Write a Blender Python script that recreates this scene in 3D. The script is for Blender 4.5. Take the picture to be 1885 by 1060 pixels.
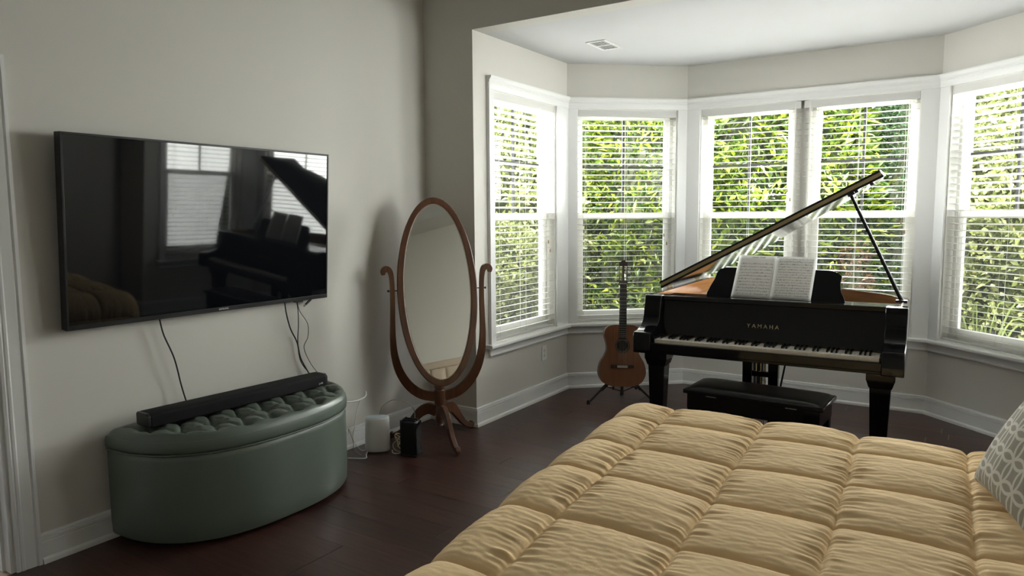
import bpy, math, random
import numpy as np
from mathutils import Matrix, Vector

scene = bpy.context.scene
COL = scene.collection
for _o in list(bpy.data.objects):
    bpy.data.objects.remove(_o)

# ------------------------------------------------------------------ camera
F_PX, PITCH, ROLL, YAW, CAM_H = 1312.65, -0.1024, -0.0072, -0.5795, 1.497
_F = Vector((math.sin(YAW)*math.cos(PITCH), math.cos(YAW)*math.cos(PITCH), math.sin(PITCH)))
_R = Vector((math.cos(YAW), -math.sin(YAW), 0))
_U = _R.cross(_F)
_R2 = _R*math.cos(ROLL) + _U*math.sin(ROLL)
_U2 = -_R*math.sin(ROLL) + _U*math.cos(ROLL)
cam_data = bpy.data.cameras.new('camera')
cam_data.sensor_fit = 'HORIZONTAL'
cam_data.sensor_width = 36.0
cam_data.lens = F_PX*36.0/1885.0
cam_data.clip_start = 0.02
cam = bpy.data.objects.new('camera', cam_data)
COL.objects.link(cam)
_m = Matrix((_R2, _U2, -_F)).transposed().to_4x4()
_m.translation = Vector((0, 0, CAM_H))
cam.matrix_world = _m
scene.camera = cam

# ------------------------------------------------------------------ sky, sun, exposure
world = bpy.data.worlds.new('sky')
scene.world = world
world.use_nodes = True
wn = world.node_tree
wn.nodes.clear()
w_out = wn.nodes.new('ShaderNodeOutputWorld')
w_bg = wn.nodes.new('ShaderNodeBackground')
w_sky = wn.nodes.new('ShaderNodeTexSky')
w_sky.sky_type = 'NISHITA'
w_sky.sun_disc = False
w_sky.sun_elevation = math.radians(52)
w_sky.sun_rotation = math.radians(180)
w_sky.air_density = 1.0
w_sky.dust_density = 3.0
w_hsv = wn.nodes.new('ShaderNodeHueSaturation')
w_hsv.inputs['Saturation'].default_value = 0.35
w_bg.inputs['Strength'].default_value = 0.3
wn.links.new(w_sky.outputs[0], w_hsv.inputs['Color'])
wn.links.new(w_hsv.outputs[0], w_bg.inputs['Color'])
wn.links.new(w_bg.outputs[0], w_out.inputs['Surface'])

sun_d = bpy.data.lights.new('sun', 'SUN')
sun_d.energy = 4.8
sun_d.angle = math.radians(0.6)
sun_d.color = (1.0, 0.95, 0.86)
sun = bpy.data.objects.new('sun', sun_d)
COL.objects.link(sun)
sun.rotation_euler = Vector((-0.22, 0.50, -0.84)).to_track_quat('-Z', 'Y').to_euler()

# added area lamps stand in for daylight, one outside every bay opening
LAMP_POWER = 11.0
for _k, (_x, _y, _az, _w) in enumerate([(-2.929,4.685,180,.90),(-2.536,5.683,132,.88),(-1.210,6.036,90,1.63),(.118,5.683,48,.88),(.511,4.685,0,.90)]):
    _d = bpy.data.lights.new('window_fill_lamp', 'AREA'); _d.shape = 'RECTANGLE'; _d.size = _w; _d.size_y = 1.9
    _d.energy = LAMP_POWER*_w*(1.4, 1.6, 3.0, .95, .95)[_k]; _d.spread = math.radians(105); _d.color = (1.0, 0.99, 0.965)
    _l = bpy.data.objects.new('window_fill_lamp', _d); COL.objects.link(_l)
    _c, _s = math.cos(math.radians(_az)), math.sin(math.radians(_az))
    _o, _z, _t = (1.3, 2.55, -.48) if _k in (1, 2) else (.24, 1.56, -.22)      # two of the added lamps stand farther out and higher
    _l.location = (_x+_c*_o, _y+_s*_o, _z)
    _l.rotation_euler = Vector((-_c, -_s, _t)).to_track_quat('-Z', 'Y').to_euler()

scene.view_settings.view_transform = 'Standard'
scene.view_settings.look = 'None'
scene.view_settings.gamma = 1.0
scene.view_settings.use_curve_mapping = False
scene.view_settings.exposure = 2.9
scene.cycles.max_bounces = 12
scene.cycles.diffuse_bounces = 7
scene.cycles.glossy_bounces = 5
scene.cycles.transparent_max_bounces = 32
scene.cycles.sample_clamp_indirect = 8.0
scene.cycles.caustics_reflective = False
scene.cycles.caustics_refractive = False

# ------------------------------------------------------------------ helpers
class MB:
    """collects simple solids and builds them as one mesh object"""
    def __init__(self):
        self.v = []; self.f = []
    def add(self, verts, faces):
        b = len(self.v)
        self.v += [tuple(p) for p in verts]
        self.f += [tuple(i+b for i in fc) for fc in faces]
        return self
    def box(self, x0, x1, y0, y1, z0, z1):
        return self.add([(x0,y0,z0),(x1,y0,z0),(x1,y1,z0),(x0,y1,z0),(x0,y0,z1),(x1,y0,z1),(x1,y1,z1),(x0,y1,z1)],
                        [(0,3,2,1),(4,5,6,7),(0,1,5,4),(1,2,6,5),(2,3,7,6),(3,0,4,7)])
    def frustum(self, cx, cy, z0, z1, hx0, hy0, hx1, hy1):
        return self.add([(cx-hx0,cy-hy0,z0),(cx+hx0,cy-hy0,z0),(cx+hx0,cy+hy0,z0),(cx-hx0,cy+hy0,z0),
                         (cx-hx1,cy-hy1,z1),(cx+hx1,cy-hy1,z1),(cx+hx1,cy+hy1,z1),(cx-hx1,cy+hy1,z1)],
                        [(0,3,2,1),(4,5,6,7),(0,1,5,4),(1,2,6,5),(2,3,7,6),(3,0,4,7)])
    def prism(self, poly, fn0, fn1):
        """poly: 2-D outline; fn0/fn1 map a 2-D point to the two end faces"""
        n = len(poly)
        vs = [fn0(*q) for q in poly] + [fn1(*q) for q in poly]
        fs = [tuple(range(n-1, -1, -1)), tuple(range(n, 2*n))]
        fs += [(i, (i+1) % n, n+(i+1) % n, n+i) for i in range(n)]
        return self.add(vs, fs)
    def plate(self, poly, z0, z1):
        return self.prism(poly, lambda a, b: (a, b, z0), lambda a, b: (a, b, z1))
    def tube(self, pts, r, n=8, cap=True, flat=None):
        """round tube; r number or list; flat=(sx,sy) squashes the section"""
        pts = [Vector(q) for q in pts]
        m = len(pts)
        rs = r if isinstance(r, (list, tuple)) else [r]*m
        t0 = (pts[1]-pts[0]).normalized()
        up = Vector((0,0,1)) if abs(t0.z) < 0.9 else Vector((1,0,0))
        nx = t0.cross(up).normalized()
        vs = []; fs = []
        for i in range(m):
            t = (pts[min(i+1,m-1)]-pts[max(i-1,0)])
            if t.length < 1e-9: t = t0
            t.normalize()
            nx = (nx - t*nx.dot(t)).normalized()
            ny = t.cross(nx)
            for k in range(n):
                a = 2*math.pi*k/n
                c, s = math.cos(a)*rs[i], math.sin(a)*rs[i]
                if flat: c *= flat[0]; s *= flat[1]
                vs.append(pts[i]+nx*c+ny*s)
        for i in range(m-1):
            for k in range(n):
                k2 = (k+1) % n
                fs.append((i*n+k, i*n+k2, (i+1)*n+k2, (i+1)*n+k))
        if cap:
            fs.append(tuple(range(n-1,-1,-1))); fs.append(tuple((m-1)*n+k for k in range(n)))
        return self.add(vs, fs)
    def lathe(self, prof, n=24, c=(0,0,0), ax='z'):
        vs = []; fs = []
        m = len(prof)
        for r, z in prof:
            for k in range(n):
                a = 2*math.pi*k/n
                q = (r*math.cos(a), r*math.sin(a), z)
                if ax == 'y': q = (q[0], z, q[1])
                if ax == 'x': q = (z, q[0], q[1])
                vs.append((q[0]+c[0], q[1]+c[1], q[2]+c[2]))
        for i in range(m-1):
            for k in range(n):
                k2 = (k+1) % n
                fs.append((i*n+k, i*n+k2, (i+1)*n+k2, (i+1)*n+k))
        fs.append(tuple(range(n-1,-1,-1))); fs.append(tuple((m-1)*n+k for k in range(n)))
        return self.add(vs, fs)
    def grid(self, P):
        """P: array (nu,nv,3)"""
        nu, nv = P.shape[:2]
        fs = [(i*nv+j, (i+1)*nv+j, (i+1)*nv+j+1, i*nv+j+1) for i in range(nu-1) for j in range(nv-1)]
        return self.add([tuple(q) for q in P.reshape(-1,3)], fs)
    def band(self, pts, ws, d0, d1, fn):
        """flat ribbon in a plane: pts 2-D centre line, ws half widths, thickness d0..d1; fn(a,b,d)->3-D"""
        m = len(pts); L = []; Rr = []
        for i in range(m):
            a = pts[max(i-1,0)]; b = pts[min(i+1,m-1)]
            t = (b[0]-a[0], b[1]-a[1]); l = math.hypot(*t) or 1
            nrm = (-t[1]/l, t[0]/l)
            L.append((pts[i][0]+nrm[0]*ws[i], pts[i][1]+nrm[1]*ws[i]))
            Rr.append((pts[i][0]-nrm[0]*ws[i], pts[i][1]-nrm[1]*ws[i]))
        vs = []
        for i in range(m):
            vs += [fn(*L[i], d0), fn(*Rr[i], d0), fn(*Rr[i], d1), fn(*L[i], d1)]
        fs = []
        for i in range(m-1):
            for k in range(4):
                k2 = (k+1) % 4
                fs.append((i*4+k, (i+1)*4+k, (i+1)*4+k2, i*4+k2))
        fs.append((3,2,1,0)); fs.append(tuple((m-1)*4+k for k in range(4)))
        return self.add(vs, fs)
    def mesh(self, name, smooth=None):
        me = bpy.data.meshes.new(name)
        me.from_pydata(self.v, [], self.f)
        me.update()
        if smooth is not None:
            me.shade_smooth()
            if smooth < 180: me.set_sharp_from_angle(angle=math.radians(smooth))
        return me
    def build(self, name, m, parent=None, smooth=None, loc=(0,0,0), rotz=0, bevel=0, seg=2, fix=True):
        me = self.mesh(name, None)
        if fix:
            import bmesh
            bm = bmesh.new(); bm.from_mesh(me)
            bmesh.ops.recalc_face_normals(bm, faces=bm.faces[:])
            bm.to_mesh(me); bm.free()
        if smooth is not None:
            me.shade_smooth()
            if smooth < 180: me.set_sharp_from_angle(angle=math.radians(smooth))
        return obj(name, me, m, parent, loc, rotz, bevel, seg)

def obj(name, me, m, parent=None, loc=(0,0,0), rotz=0, bevel=0, seg=2):
    o = bpy.data.objects.new(name, me)
    if m is not None and len(me.materials) == 0: me.materials.append(m)
    COL.objects.link(o)
    o.location = loc; o.rotation_euler = (0,0,rotz)
    if parent: o.parent = parent
    if bevel:
        b = o.modifiers.new('edge', 'BEVEL'); b.width = bevel; b.segments = seg; b.limit_method = 'ANGLE'
        b.angle_limit = math.radians(40); b.harden_normals = False
        me.shade_smooth(); me.set_sharp_from_angle(angle=math.radians(50))
    return o

def empty(name, loc=(0,0,0), rotz=0, rot=None):
    o = bpy.data.objects.new(name, None)
    o.empty_display_size = 0.05
    COL.objects.link(o)
    o.location = loc; o.rotation_euler = rot if rot else (0,0,rotz)
    return o

def tag(o, label, cat, group=None, kind=None):
    o['label'] = label; o['category'] = cat
    if group: o['group'] = group
    if kind: o['kind'] = kind
    return o

def struct(o, label=None):
    o['kind'] = 'structure'
    if label: o['label'] = label
    return o

def cat(pts, n=6, closed=False):
    """Catmull-Rom through points of any dimension"""
    P = [np.array(q, float) for q in pts]
    N = len(P); out = []
    rng = range(N) if closed else range(N-1)
    for i in rng:
        if closed: p0, p1, p2, p3 = P[i-1], P[i], P[(i+1) % N], P[(i+2) % N]
        else: p0, p1, p2, p3 = P[max(i-1,0)], P[i], P[i+1], P[min(i+2,N-1)]
        for k in range(n):
            t = k/n
            out.append(tuple(0.5*((2*p1)+(-p0+p2)*t+(2*p0-5*p1+4*p2-p3)*t*t+(-p0+3*p1-3*p2+p3)*t**3)))
    if not closed: out.append(tuple(P[-1]))
    return out

def srgb(r, g, b):
    f = lambda c: (c/255/12.92) if c/255 <= 0.04045 else ((c/255+0.055)/1.055)**2.4
    return (f(r), f(g), f(b), 1.0)

MATS = {}
def mat(name, color, rough=0.5, metal=0.0, spec=0.5, var=0.0, vscale=6.0, bump=0.0, bscale=60.0, stretch=(1,1,1), coat=0.0, coords='Object', ior=1.5, rand=0.0):
    if name in MATS: return MATS[name]
    m = bpy.data.materials.new(name); m.use_nodes = True
    nt = m.node_tree; nd = nt.nodes; ln = nt.links
    p = nd['Principled BSDF']
    p.inputs['Base Color'].default_value = color
    p.inputs['Roughness'].default_value = rough
    p.inputs['Metallic'].default_value = metal
    p.inputs['Specular IOR Level'].default_value = spec
    p.inputs['IOR'].default_value = ior
    p.inputs['Coat Weight'].default_value = coat
    p.inputs['Coat Roughness'].default_value = 0.05
    tc = nd.new('ShaderNodeTexCoord'); mp = nd.new('ShaderNodeMapping')
    ln.new(tc.outputs[coords], mp.inputs['Vector'])
    mp.inputs['Scale'].default_value = stretch
    if var > 0 or rand > 0:
        nz = nd.new('ShaderNodeTexNoise'); nz.inputs['Scale'].default_value = vscale; nz.inputs['Detail'].default_value = 5
        ln.new(mp.outputs[0], nz.inputs['Vector'])
        hs = nd.new('ShaderNodeHueSaturation'); hs.inputs['Color'].default_value = color
        mr = nd.new('ShaderNodeMapRange')
        mr.inputs['From Min'].default_value = 0.25; mr.inputs['From Max'].default_value = 0.75
        mr.inputs['To Min'].default_value = 1-var; mr.inputs['To Max'].default_value = 1+var
        ln.new(nz.outputs['Fac'], mr.inputs['Value'])
        if rand > 0:
            oi = nd.new('ShaderNodeObjectInfo'); r2 = nd.new('ShaderNodeMapRange')
            r2.inputs['To Min'].default_value = 1-rand; r2.inputs['To Max'].default_value = 1+rand
            ln.new(oi.outputs['Random'], r2.inputs['Value'])
            mu = nd.new('ShaderNodeMath'); mu.operation = 'MULTIPLY'
            ln.new(mr.outputs[0], mu.inputs[0]); ln.new(r2.outputs[0], mu.inputs[1])
            ln.new(mu.outputs[0], hs.inputs['Value'])
        else:
            ln.new(mr.outputs[0], hs.inputs['Value'])
        ln.new(hs.outputs[0], p.inputs['Base Color'])
    if bump > 0:
        nb = nd.new('ShaderNodeTexNoise'); nb.inputs['Scale'].default_value = bscale; nb.inputs['Detail'].default_value = 4
        ln.new(mp.outputs[0], nb.inputs['Vector'])
        bp = nd.new('ShaderNodeBump'); bp.inputs['Strength'].default_value = bump; bp.inputs['Distance'].default_value = 0.01
        ln.new(nb.outputs['Fac'], bp.inputs['Height']); ln.new(bp.outputs[0], p.inputs['Normal'])
    MATS[name] = m
    return m

def text_mesh(body, size, depth, name):
    cu = bpy.data.curves.new(name, 'FONT'); cu.body = body; cu.size = size; cu.extrude = depth
    cu.align_x = 'CENTER'; cu.align_y = 'CENTER'; cu.resolution_u = 3; cu.space_character = 1.0
    o = bpy.data.objects.new(name, cu); COL.objects.link(o)
    dg = bpy.context.evaluated_depsgraph_get()
    me = bpy.data.meshes.new_from_object(o.evaluated_get(dg))
    bpy.data.objects.remove(o); bpy.data.curves.remove(cu)
    me.name = name
    return me

def perlin(x, y, seed=0):
    """2-D gradient noise on numpy arrays, about -0.7..0.7"""
    rs = np.random.RandomState(seed)
    perm = rs.permutation(512); ang = rs.rand(512)*2*np.pi
    xi = np.floor(x).astype(int); yi = np.floor(y).astype(int)
    xf = x-xi; yf = y-yi
    u = xf*xf*xf*(xf*(xf*6-15)+10); v = yf*yf*yf*(yf*(yf*6-15)+10)
    def g(ix, iy, dx, dy):
        a = ang[perm[(perm[ix % 512]+iy) % 512]]
        return np.cos(a)*dx+np.sin(a)*dy
    n00 = g(xi,yi,xf,yf); n10 = g(xi+1,yi,xf-1,yf); n01 = g(xi,yi+1,xf,yf-1); n11 = g(xi+1,yi+1,xf-1,yf-1)
    return (n00*(1-u)+n10*u)*(1-v)+(n01*(1-u)+n11*u)*v

# ------------------------------------------------------------------ materials
M_WALL = mat('wall_paint', (0.60, 0.585, 0.545, 1), 0.75, spec=0.25, bump=0.03, bscale=180, coords='Generated')
M_TRIM = mat('white_trim_paint', (0.74, 0.745, 0.74, 1), 0.35, spec=0.4)
M_CEIL = mat('ceiling_paint', (0.57, 0.575, 0.58, 1), 0.85, spec=0.2)
M_VINYL = mat('white_vinyl', (0.80, 0.79, 0.75, 1), 0.4)
def m_slat():
    m = bpy.data.materials.new('blind_slat_white'); m.use_nodes = True
    nd = m.node_tree.nodes; ln = m.node_tree.links; p = nd['Principled BSDF']
    p.inputs['Base Color'].default_value = (.72,.72,.71,1); p.inputs['Roughness'].default_value = .4
    t = nd.new('ShaderNodeBsdfTranslucent'); t.inputs['Color'].default_value = (.88,.86,.80,1)
    mx = nd.new('ShaderNodeMixShader'); mx.inputs[0].default_value = .22
    ln.new(p.outputs[0], mx.inputs[1]); ln.new(t.outputs[0], mx.inputs[2]); ln.new(mx.outputs[0], nd['Material Output'].inputs[0]); return m
M_SLAT = m_slat()
M_BLACK = mat('satin_black', (0.012, 0.012, 0.013, 1), 0.4)
M_PIANO = mat('polished_black_lacquer', (0.005, 0.005, 0.006, 1), 0.07, spec=0.28, bump=0.006, bscale=3)
M_BRASS = mat('brass', (0.72, 0.52, 0.24, 1), 0.3, metal=1.0)
M_CHROME = mat('chrome', (0.8, 0.8, 0.8, 1), 0.15, metal=1.0)
M_MIRROR = mat('mirror_silver', (0.86, 0.87, 0.83, 1), 0.01, metal=1.0)

def m_glass():
    m = bpy.data.materials.new('window_glass'); m.use_nodes = True
    nd = m.node_tree.nodes; ln = m.node_tree.links; nd.clear()
    o = nd.new('ShaderNodeOutputMaterial'); mx = nd.new('ShaderNodeMixShader')
    tr = nd.new('ShaderNodeBsdfTransparent'); gl = nd.new('ShaderNodeBsdfGlossy'); fr = nd.new('ShaderNodeFresnel')
    tr.inputs['Color'].default_value = (0.95, 0.97, 0.96, 1); gl.inputs['Roughness'].default_value = 0.0
    fr.inputs['IOR'].default_value = 1.3
    ge = nd.new('ShaderNodeNewGeometry'); iv = nd.new('ShaderNodeMath'); iv.operation = 'SUBTRACT'; iv.inputs[0].default_value = 1.0
    ml = nd.new('ShaderNodeMath'); ml.operation = 'MULTIPLY'       # reflect on the outer faces only
    ln.new(ge.outputs['Backfacing'], iv.inputs[1]); ln.new(fr.outputs[0], ml.inputs[0]); ln.new(iv.outputs[0], ml.inputs[1])
    ln.new(ml.outputs[0], mx.inputs[0]); ln.new(tr.outputs[0], mx.inputs[1]); ln.new(gl.outputs[0], mx.inputs[2])
    ln.new(mx.outputs[0], o.inputs[0]); return m
M_GLASS = m_glass()

def m_screen():
    m = bpy.data.materials.new('insect_screen'); m.use_nodes = True
    nd = m.node_tree.nodes; ln = m.node_tree.links; nd.clear()
    o = nd.new('ShaderNodeOutputMaterial'); mx = nd.new('ShaderNodeMixShader'); mx.inputs[0].default_value = 0.32
    tr = nd.new('ShaderNodeBsdfTransparent'); df = nd.new('ShaderNodeBsdfDiffuse'); df.inputs[0].default_value = (0.07,0.07,0.07,1)
    ln.new(tr.outputs[0], mx.inputs[1]); ln.new(df.outputs[0], mx.inputs[2]); ln.new(mx.outputs[0], o.inputs[0]); return m
M_SCREEN = m_screen()

def m_wood(name, c1, c2, rough, axis_stretch, scale=8.0, rand=0.0, coat=0.0, coords='Object', bump=0.05):
    m = bpy.data.materials.new(name); m.use_nodes = True
    nt = m.node_tree; nd = nt.nodes; ln = nt.links; p = nd['Principled BSDF']
    if coords == 'World':
        ge = nd.new('ShaderNodeNewGeometry'); src = ge.outputs['Position']
    else:
        tc = nd.new('ShaderNodeTexCoord'); src = tc.outputs[coords]
    oi = nd.new('ShaderNodeObjectInfo')
    ad = nd.new('ShaderNodeVectorMath'); ad.operation = 'ADD'
    sc_ = nd.new('ShaderNodeMath'); sc_.operation = 'MULTIPLY'; sc_.inputs[1].default_value = 37.0
    ln.new(oi.outputs['Random'], sc_.inputs[0]); ln.new(src, ad.inputs[0]); ln.new(sc_.outputs[0], ad.inputs[1])
    mp = nd.new('ShaderNodeMapping'); mp.inputs['Scale'].default_value = axis_stretch
    ln.new(ad.outputs[0], mp.inputs['Vector'])
    nz = nd.new('ShaderNodeTexNoise'); nz.inputs['Scale'].default_value = scale; nz.inputs['Detail'].default_value = 8; nz.inputs['Roughness'].default_value = 0.6
    nz.inputs['Distortion'].default_value = 0.6
    ln.new(mp.outputs[0], nz.inputs['Vector'])
    rp = nd.new('ShaderNodeValToRGB')
    rp.color_ramp.elements[0].position = 0.3; rp.color_ramp.elements[0].color = c1
    rp.color_ramp.elements[1].position = 0.7; rp.color_ramp.elements[1].color = c2
    ln.new(nz.outputs['Fac'], rp.inputs[0])
    hs = nd.new('ShaderNodeHueSaturation'); mr = nd.new('ShaderNodeMapRange')
    mr.inputs['To Min'].default_value = 1-rand; mr.inputs['To Max'].default_value = 1+rand
    ln.new(oi.outputs['Random'], mr.inputs['Value']); ln.new(mr.outputs[0], hs.inputs['Value'])
    ln.new(rp.outputs[0], hs.inputs['Color']); ln.new(hs.outputs[0], p.inputs['Base Color'])
    p.inputs['Roughness'].default_value = rough; p.inputs['Coat Weight'].default_value = coat; p.inputs['Coat Roughness'].default_value = 0.12
    bp = nd.new('ShaderNodeBump'); bp.inputs['Strength'].default_value = bump; bp.inputs['Distance'].default_value = 0.004
    ln.new(nz.outputs['Fac'], bp.inputs['Height']); ln.new(bp.outputs[0], p.inputs['Normal'])
    return m
M_FLOOR = m_wood('dark_stained_hardwood', (0.032,0.0135,0.0108,1), (0.075,0.032,0.025,1), 0.34, (1.2, 14, 14), 3.0, rand=0.22, coords='World', bump=0.12)
M_MAHOG = m_wood('reddish_brown_wood', (0.060,0.024,0.012,1), (0.135,0.056,0.027,1), 0.28, (6,6,1.2), 5.0, coat=0.3)
M_SPRUCE = m_wood('guitar_cedar_top', (0.135,0.045,0.018,1), (0.19,0.068,0.028,1), 0.4, (40,40,2), 2.0, coat=0.4, bump=0.0)
M_ROSEWOOD = m_wood('dark_rosewood', (0.022,0.011,0.008,1), (0.05,0.022,0.014,1), 0.35, (20,20,2), 3.0, coat=0.3, bump=0.0)
M_VENEER = m_wood('orange_wood_veneer', (0.42,0.17,0.055,1), (0.62,0.30,0.11,1), 0.3, (1,1,18), 3.0, coat=0.4, bump=0.0)

# ------------------------------------------------------------------ room shell
X0, X1, YR, X5, XR, YB = -3.357, -2.929, 4.007, 0.511, 0.94, -1.6
C2, C3, C4, C5 = (-2.929, 5.3305), (-2.144, 6.0364), (-0.2744, 6.0364), (0.511, 5.3305)
ZC, ZM, ZT = 2.74, 3.05, 3.28      # bay ceiling, main ceiling border, tray
SILL, HEAD = 0.565, 2.375
WT = 0.14

def frame_of(A, B):
    d = (B[0]-A[0], B[1]-A[1]); l = math.hypot(*d)
    return (d[0]/l, d[1]/l), l, math.atan2(d[1], d[0])

def wall(name, A, B, z0, z1, openings=(), e0=0.0, e1=0.0, t=WT, m=None):
    """inner face on the line A-B, thickness to the left of the direction of travel; e0/e1 lengthen the ends"""
    d, l, rz = frame_of(A, B)
    mb = MB(); s = -e0
    for (s0, s1, za, zb) in sorted(openings):
        if s0 > s: mb.box(s, s0, 0, t, z0, z1)
        if za > z0: mb.box(s0, s1, 0, t, z0, za)
        if zb < z1: mb.box(s0, s1, 0, t, zb, z1)
        s = s1
    if l+e1 > s: mb.box(s, l+e1, 0, t, z0, z1)
    return struct(mb.build(name, m or M_WALL, None, None, (A[0],A[1],0), rz))

E_ = 0.06
DOOR = (0.42, 1.262, 2.06)
wall('wall_left', (X0, YB), (X0, YR), -0.02, ZT, [(DOOR[0]-YB, DOOR[1]-YB, -0.02, DOOR[2])], 0.1, 0.0)
wall('wall_return_left', (X0, YR), (X1, YR), -0.02, ZT, [], 0.14, -WT)
wall('wall_bay_left', (X1, YR), C2, -0.02, ZT, [(0.228, 1.128, SILL, HEAD)], 0.0, E_)
wall('wall_bay_angled_left', C2, C3, -0.02, ZC+0.1, [(0.085, 0.968, SILL, HEAD)], E_, E_)
wall('wall_bay_back', C3, C4, -0.02, ZC+0.1, [(0.118, 1.750, SILL, HEAD)], E_, E_)
wall('wall_bay_angled_right', C4, C5, -0.02, ZC+0.1, [(0.088, 0.971, SILL, HEAD)], E_, E_)
wall('wall_bay_right', C5, (X5, YR), -0.02, ZT, [(0.1955, 1.0955, SILL, HEAD)], E_, 0.0)
wall('wall_return_right', (X5, YR), (XR, YR), -0.02, ZT, [], -WT, 0.14)
wall('wall_right', (XR, YR), (XR, YB), -0.02, ZT, [], 0.0, 0.1)
wall('wall_back', (XR, YB), (X0, YB), -0.02, ZT, [], 0.14, 0.14)
struct(MB().box(X1, X5, YR, YR+WT, ZC, ZT).build('wall_header', M_WALL))
# bay ceiling follows the bay's plan, a little wider
o_ = 0.16
struct(MB().plate([(X1-o_,YR+WT),(C2[0]-o_,C2[1]+o_*.4),(C3[0]-o_*.4,C3[1]+o_),(C4[0]+o_*.4,C4[1]+o_),(C5[0]+o_,C5[1]+o_*.4),(X5+o_,YR+WT)], ZC, ZC+0.12).build('ceiling_bay', M_CEIL))
cm = MB(); bd = 0.42
cm.box(X0-.14, XR+.14, YB-.14, YB+bd, ZM, ZM+.06); cm.box(X0-.14, XR+.14, YR-bd, YR+.02, ZM, ZM+.06)
cm.box(X0-.14, X0+bd, YB+bd, YR-bd, ZM, ZM+.06); cm.box(XR-bd, XR+.14, YB+bd, YR-bd, ZM, ZM+.06)
cm.box(X0+bd-.04, XR-bd+.04, YB+bd-.04, YB+bd, ZM+.06, ZT); cm.box(X0+bd-.04, XR-bd+.04, YR-bd, YR-bd+.04, ZM+.06, ZT)
cm.box(X0+bd-.04, X0+bd, YB+bd, YR-bd, ZM+.06, ZT); cm.box(XR-bd, XR-bd+.04, YB+bd, YR-bd, ZM+.06, ZT)
cm.box(X0-.2, XR+.2, YB-.2, YR+WT+.05, ZT, ZT+.1)
struct(cm.build('ceiling', M_CEIL))

# floor: light subfloor, every plank an object
floor = struct(MB().box(X0-.1, XR+.1, YB-.1, YR+.2, -0.1, -0.0025).box(X1, X5, YR, 5.33, -0.1, -0.0025).plate([(X1,5.33),(X5,5.33),C4,C3], -0.1, -0.0025)
               .build('floor', mat('subfloor', (0.46,0.36,0.28,1), 0.8)))
rng = random.Random(5)
PW = 0.14
pl_mesh = {}
def plank_mesh(L):
    k = round(L, 2)
    if k not in pl_mesh:
        me = MB().box(0, k-0.004, 0.0004, PW-0.0004, -0.010, 0).mesh('plank'); me.materials.append(M_FLOOR); pl_mesh[k] = me
    return pl_mesh[k]
row = 0; y = YB
while y < 6.04:
    if y < YR-0.001: xa, xb = X0, XR
    elif y < 5.33-PW: xa, xb = X1, X5
    else:
        dx = max(0, (y-5.3305))*0.785/0.706
        xa, xb = X1+dx, X5-dx
    x = xa; first = True
    while x < xb-0.02:
        L = rng.choice([1.0, 1.25, 1.5, 1.75, 2.0])
        if first: L = rng.choice([0.4, 0.7, 1.0, 1.3, 1.6]); first = False
        if x+L > xb-0.3: L = round(xb-x, 2)
        o = bpy.data.objects.new('plank', plank_mesh(L)); COL.objects.link(o)
        o.location = (x, y, 0); o.parent = floor
        x += L
    y += PW; row += 1

# ------------------------------------------------------------------ mouldings swept along the walls
def sweep(path, prof, i):
    """profile (inward offset, z) along segment i of the path, mitred with its neighbours; interior on the right hand"""
    def nrm(a, b):
        d, l, _ = frame_of(a, b); return (d[1], -d[0])
    def mit(k):
        n1 = nrm(path[k-1], path[k]) if k > 0 else None
        n2 = nrm(path[k], path[k+1]) if k < len(path)-1 else None
        if n1 is None: return n2
        if n2 is None: return n1
        q = 1+n1[0]*n2[0]+n1[1]*n2[1]
        return ((n1[0]+n2[0])/q, (n1[1]+n2[1])/q)
    a, b = mit(i), mit(i+1)
    mb = MB()
    mb.prism(prof, lambda d, z: (path[i][0]+a[0]*d, path[i][1]+a[1]*d, z), lambda d, z: (path[i+1][0]+b[0]*d, path[i+1][1]+b[1]*d, z))
    return mb
BASE = [(0,0),(.030,0),(.0305,.008),(.028,.018),(.022,.023),(.0145,.025),(.0145,.092),(.0115,.094),(.0115,.098),(.017,.101),(.017,.114),(.012,.116),(.012,.119),(.015,.121),(.013,.128),(.006,.132),(0,.132)]
loop = [(X0, DOOR[1]+.098), (X0, YR), (X1, YR), C2, C3, C4, C5, (X5, YR), (XR, YR), (XR, YB), (X0, YB), (X0, DOOR[0]-.098)]
for i, nm in enumerate(['left','return_left','bay_left','bay_angled_left','bay_back','bay_angled_right','bay_right','return_right','right','back','door_side']):
    struct(sweep(loop, BASE, i).build('baseboard_'+nm, M_TRIM, None, 30))
STOOL = [(0,.538),(.052,.538),(.057,.543),(.058,.551),(.056,.560),(.050,.565),(0,.565)]
APRON = [(0,.476),(.016,.476),(.022,.480),(.022,.488),(.016,.494),(.016,.538),(0,.538)]
CROWN = [(0,HEAD-.004),(.018,HEAD-.004),(.022,HEAD),(.022,HEAD+.010),(.024,HEAD+.014),(.024,HEAD+.040),(.030,HEAD+.046),(.030,HEAD+.058),(.038,HEAD+.066),(.046,HEAD+.078),(.046,HEAD+.087),(0,HEAD+.087)]
sp = [(X1, 4.128), C2, C3, C4, C5, (X5, 4.128)]
ap = [(X1, 4.160), C2, C3, C4, C5, (X5, 4.160)]
tn = 0
for i in range(5):
    for pa, pr in ((sp, STOOL), (ap, APRON), (ap, CROWN)):
        tn += 1
        struct(sweep(pa, pr, i).build('trim_%d' % tn, M_TRIM, None, 30))
def casing(A, B, s0, s1):
    global tn
    d, l, rz = frame_of(A, B); tn += 1
    mb = MB().box(s0, s1, -.018, 0, SILL, HEAD)
    struct(mb.build('trim_%d' % tn, M_TRIM, None, None, (A[0],A[1],0), rz))
SEGS = {1: ((X1,YR), C2), 2: (C2, C3), 3: (C3, C4), 5: (C4, C5), 6: (C5, (X5,YR))}
casing(*SEGS[1], .166, .228); casing(*SEGS[1], 1.128, 1.318)
d_, l_, rz_ = frame_of(*SEGS[1]); tn += 1
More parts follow.
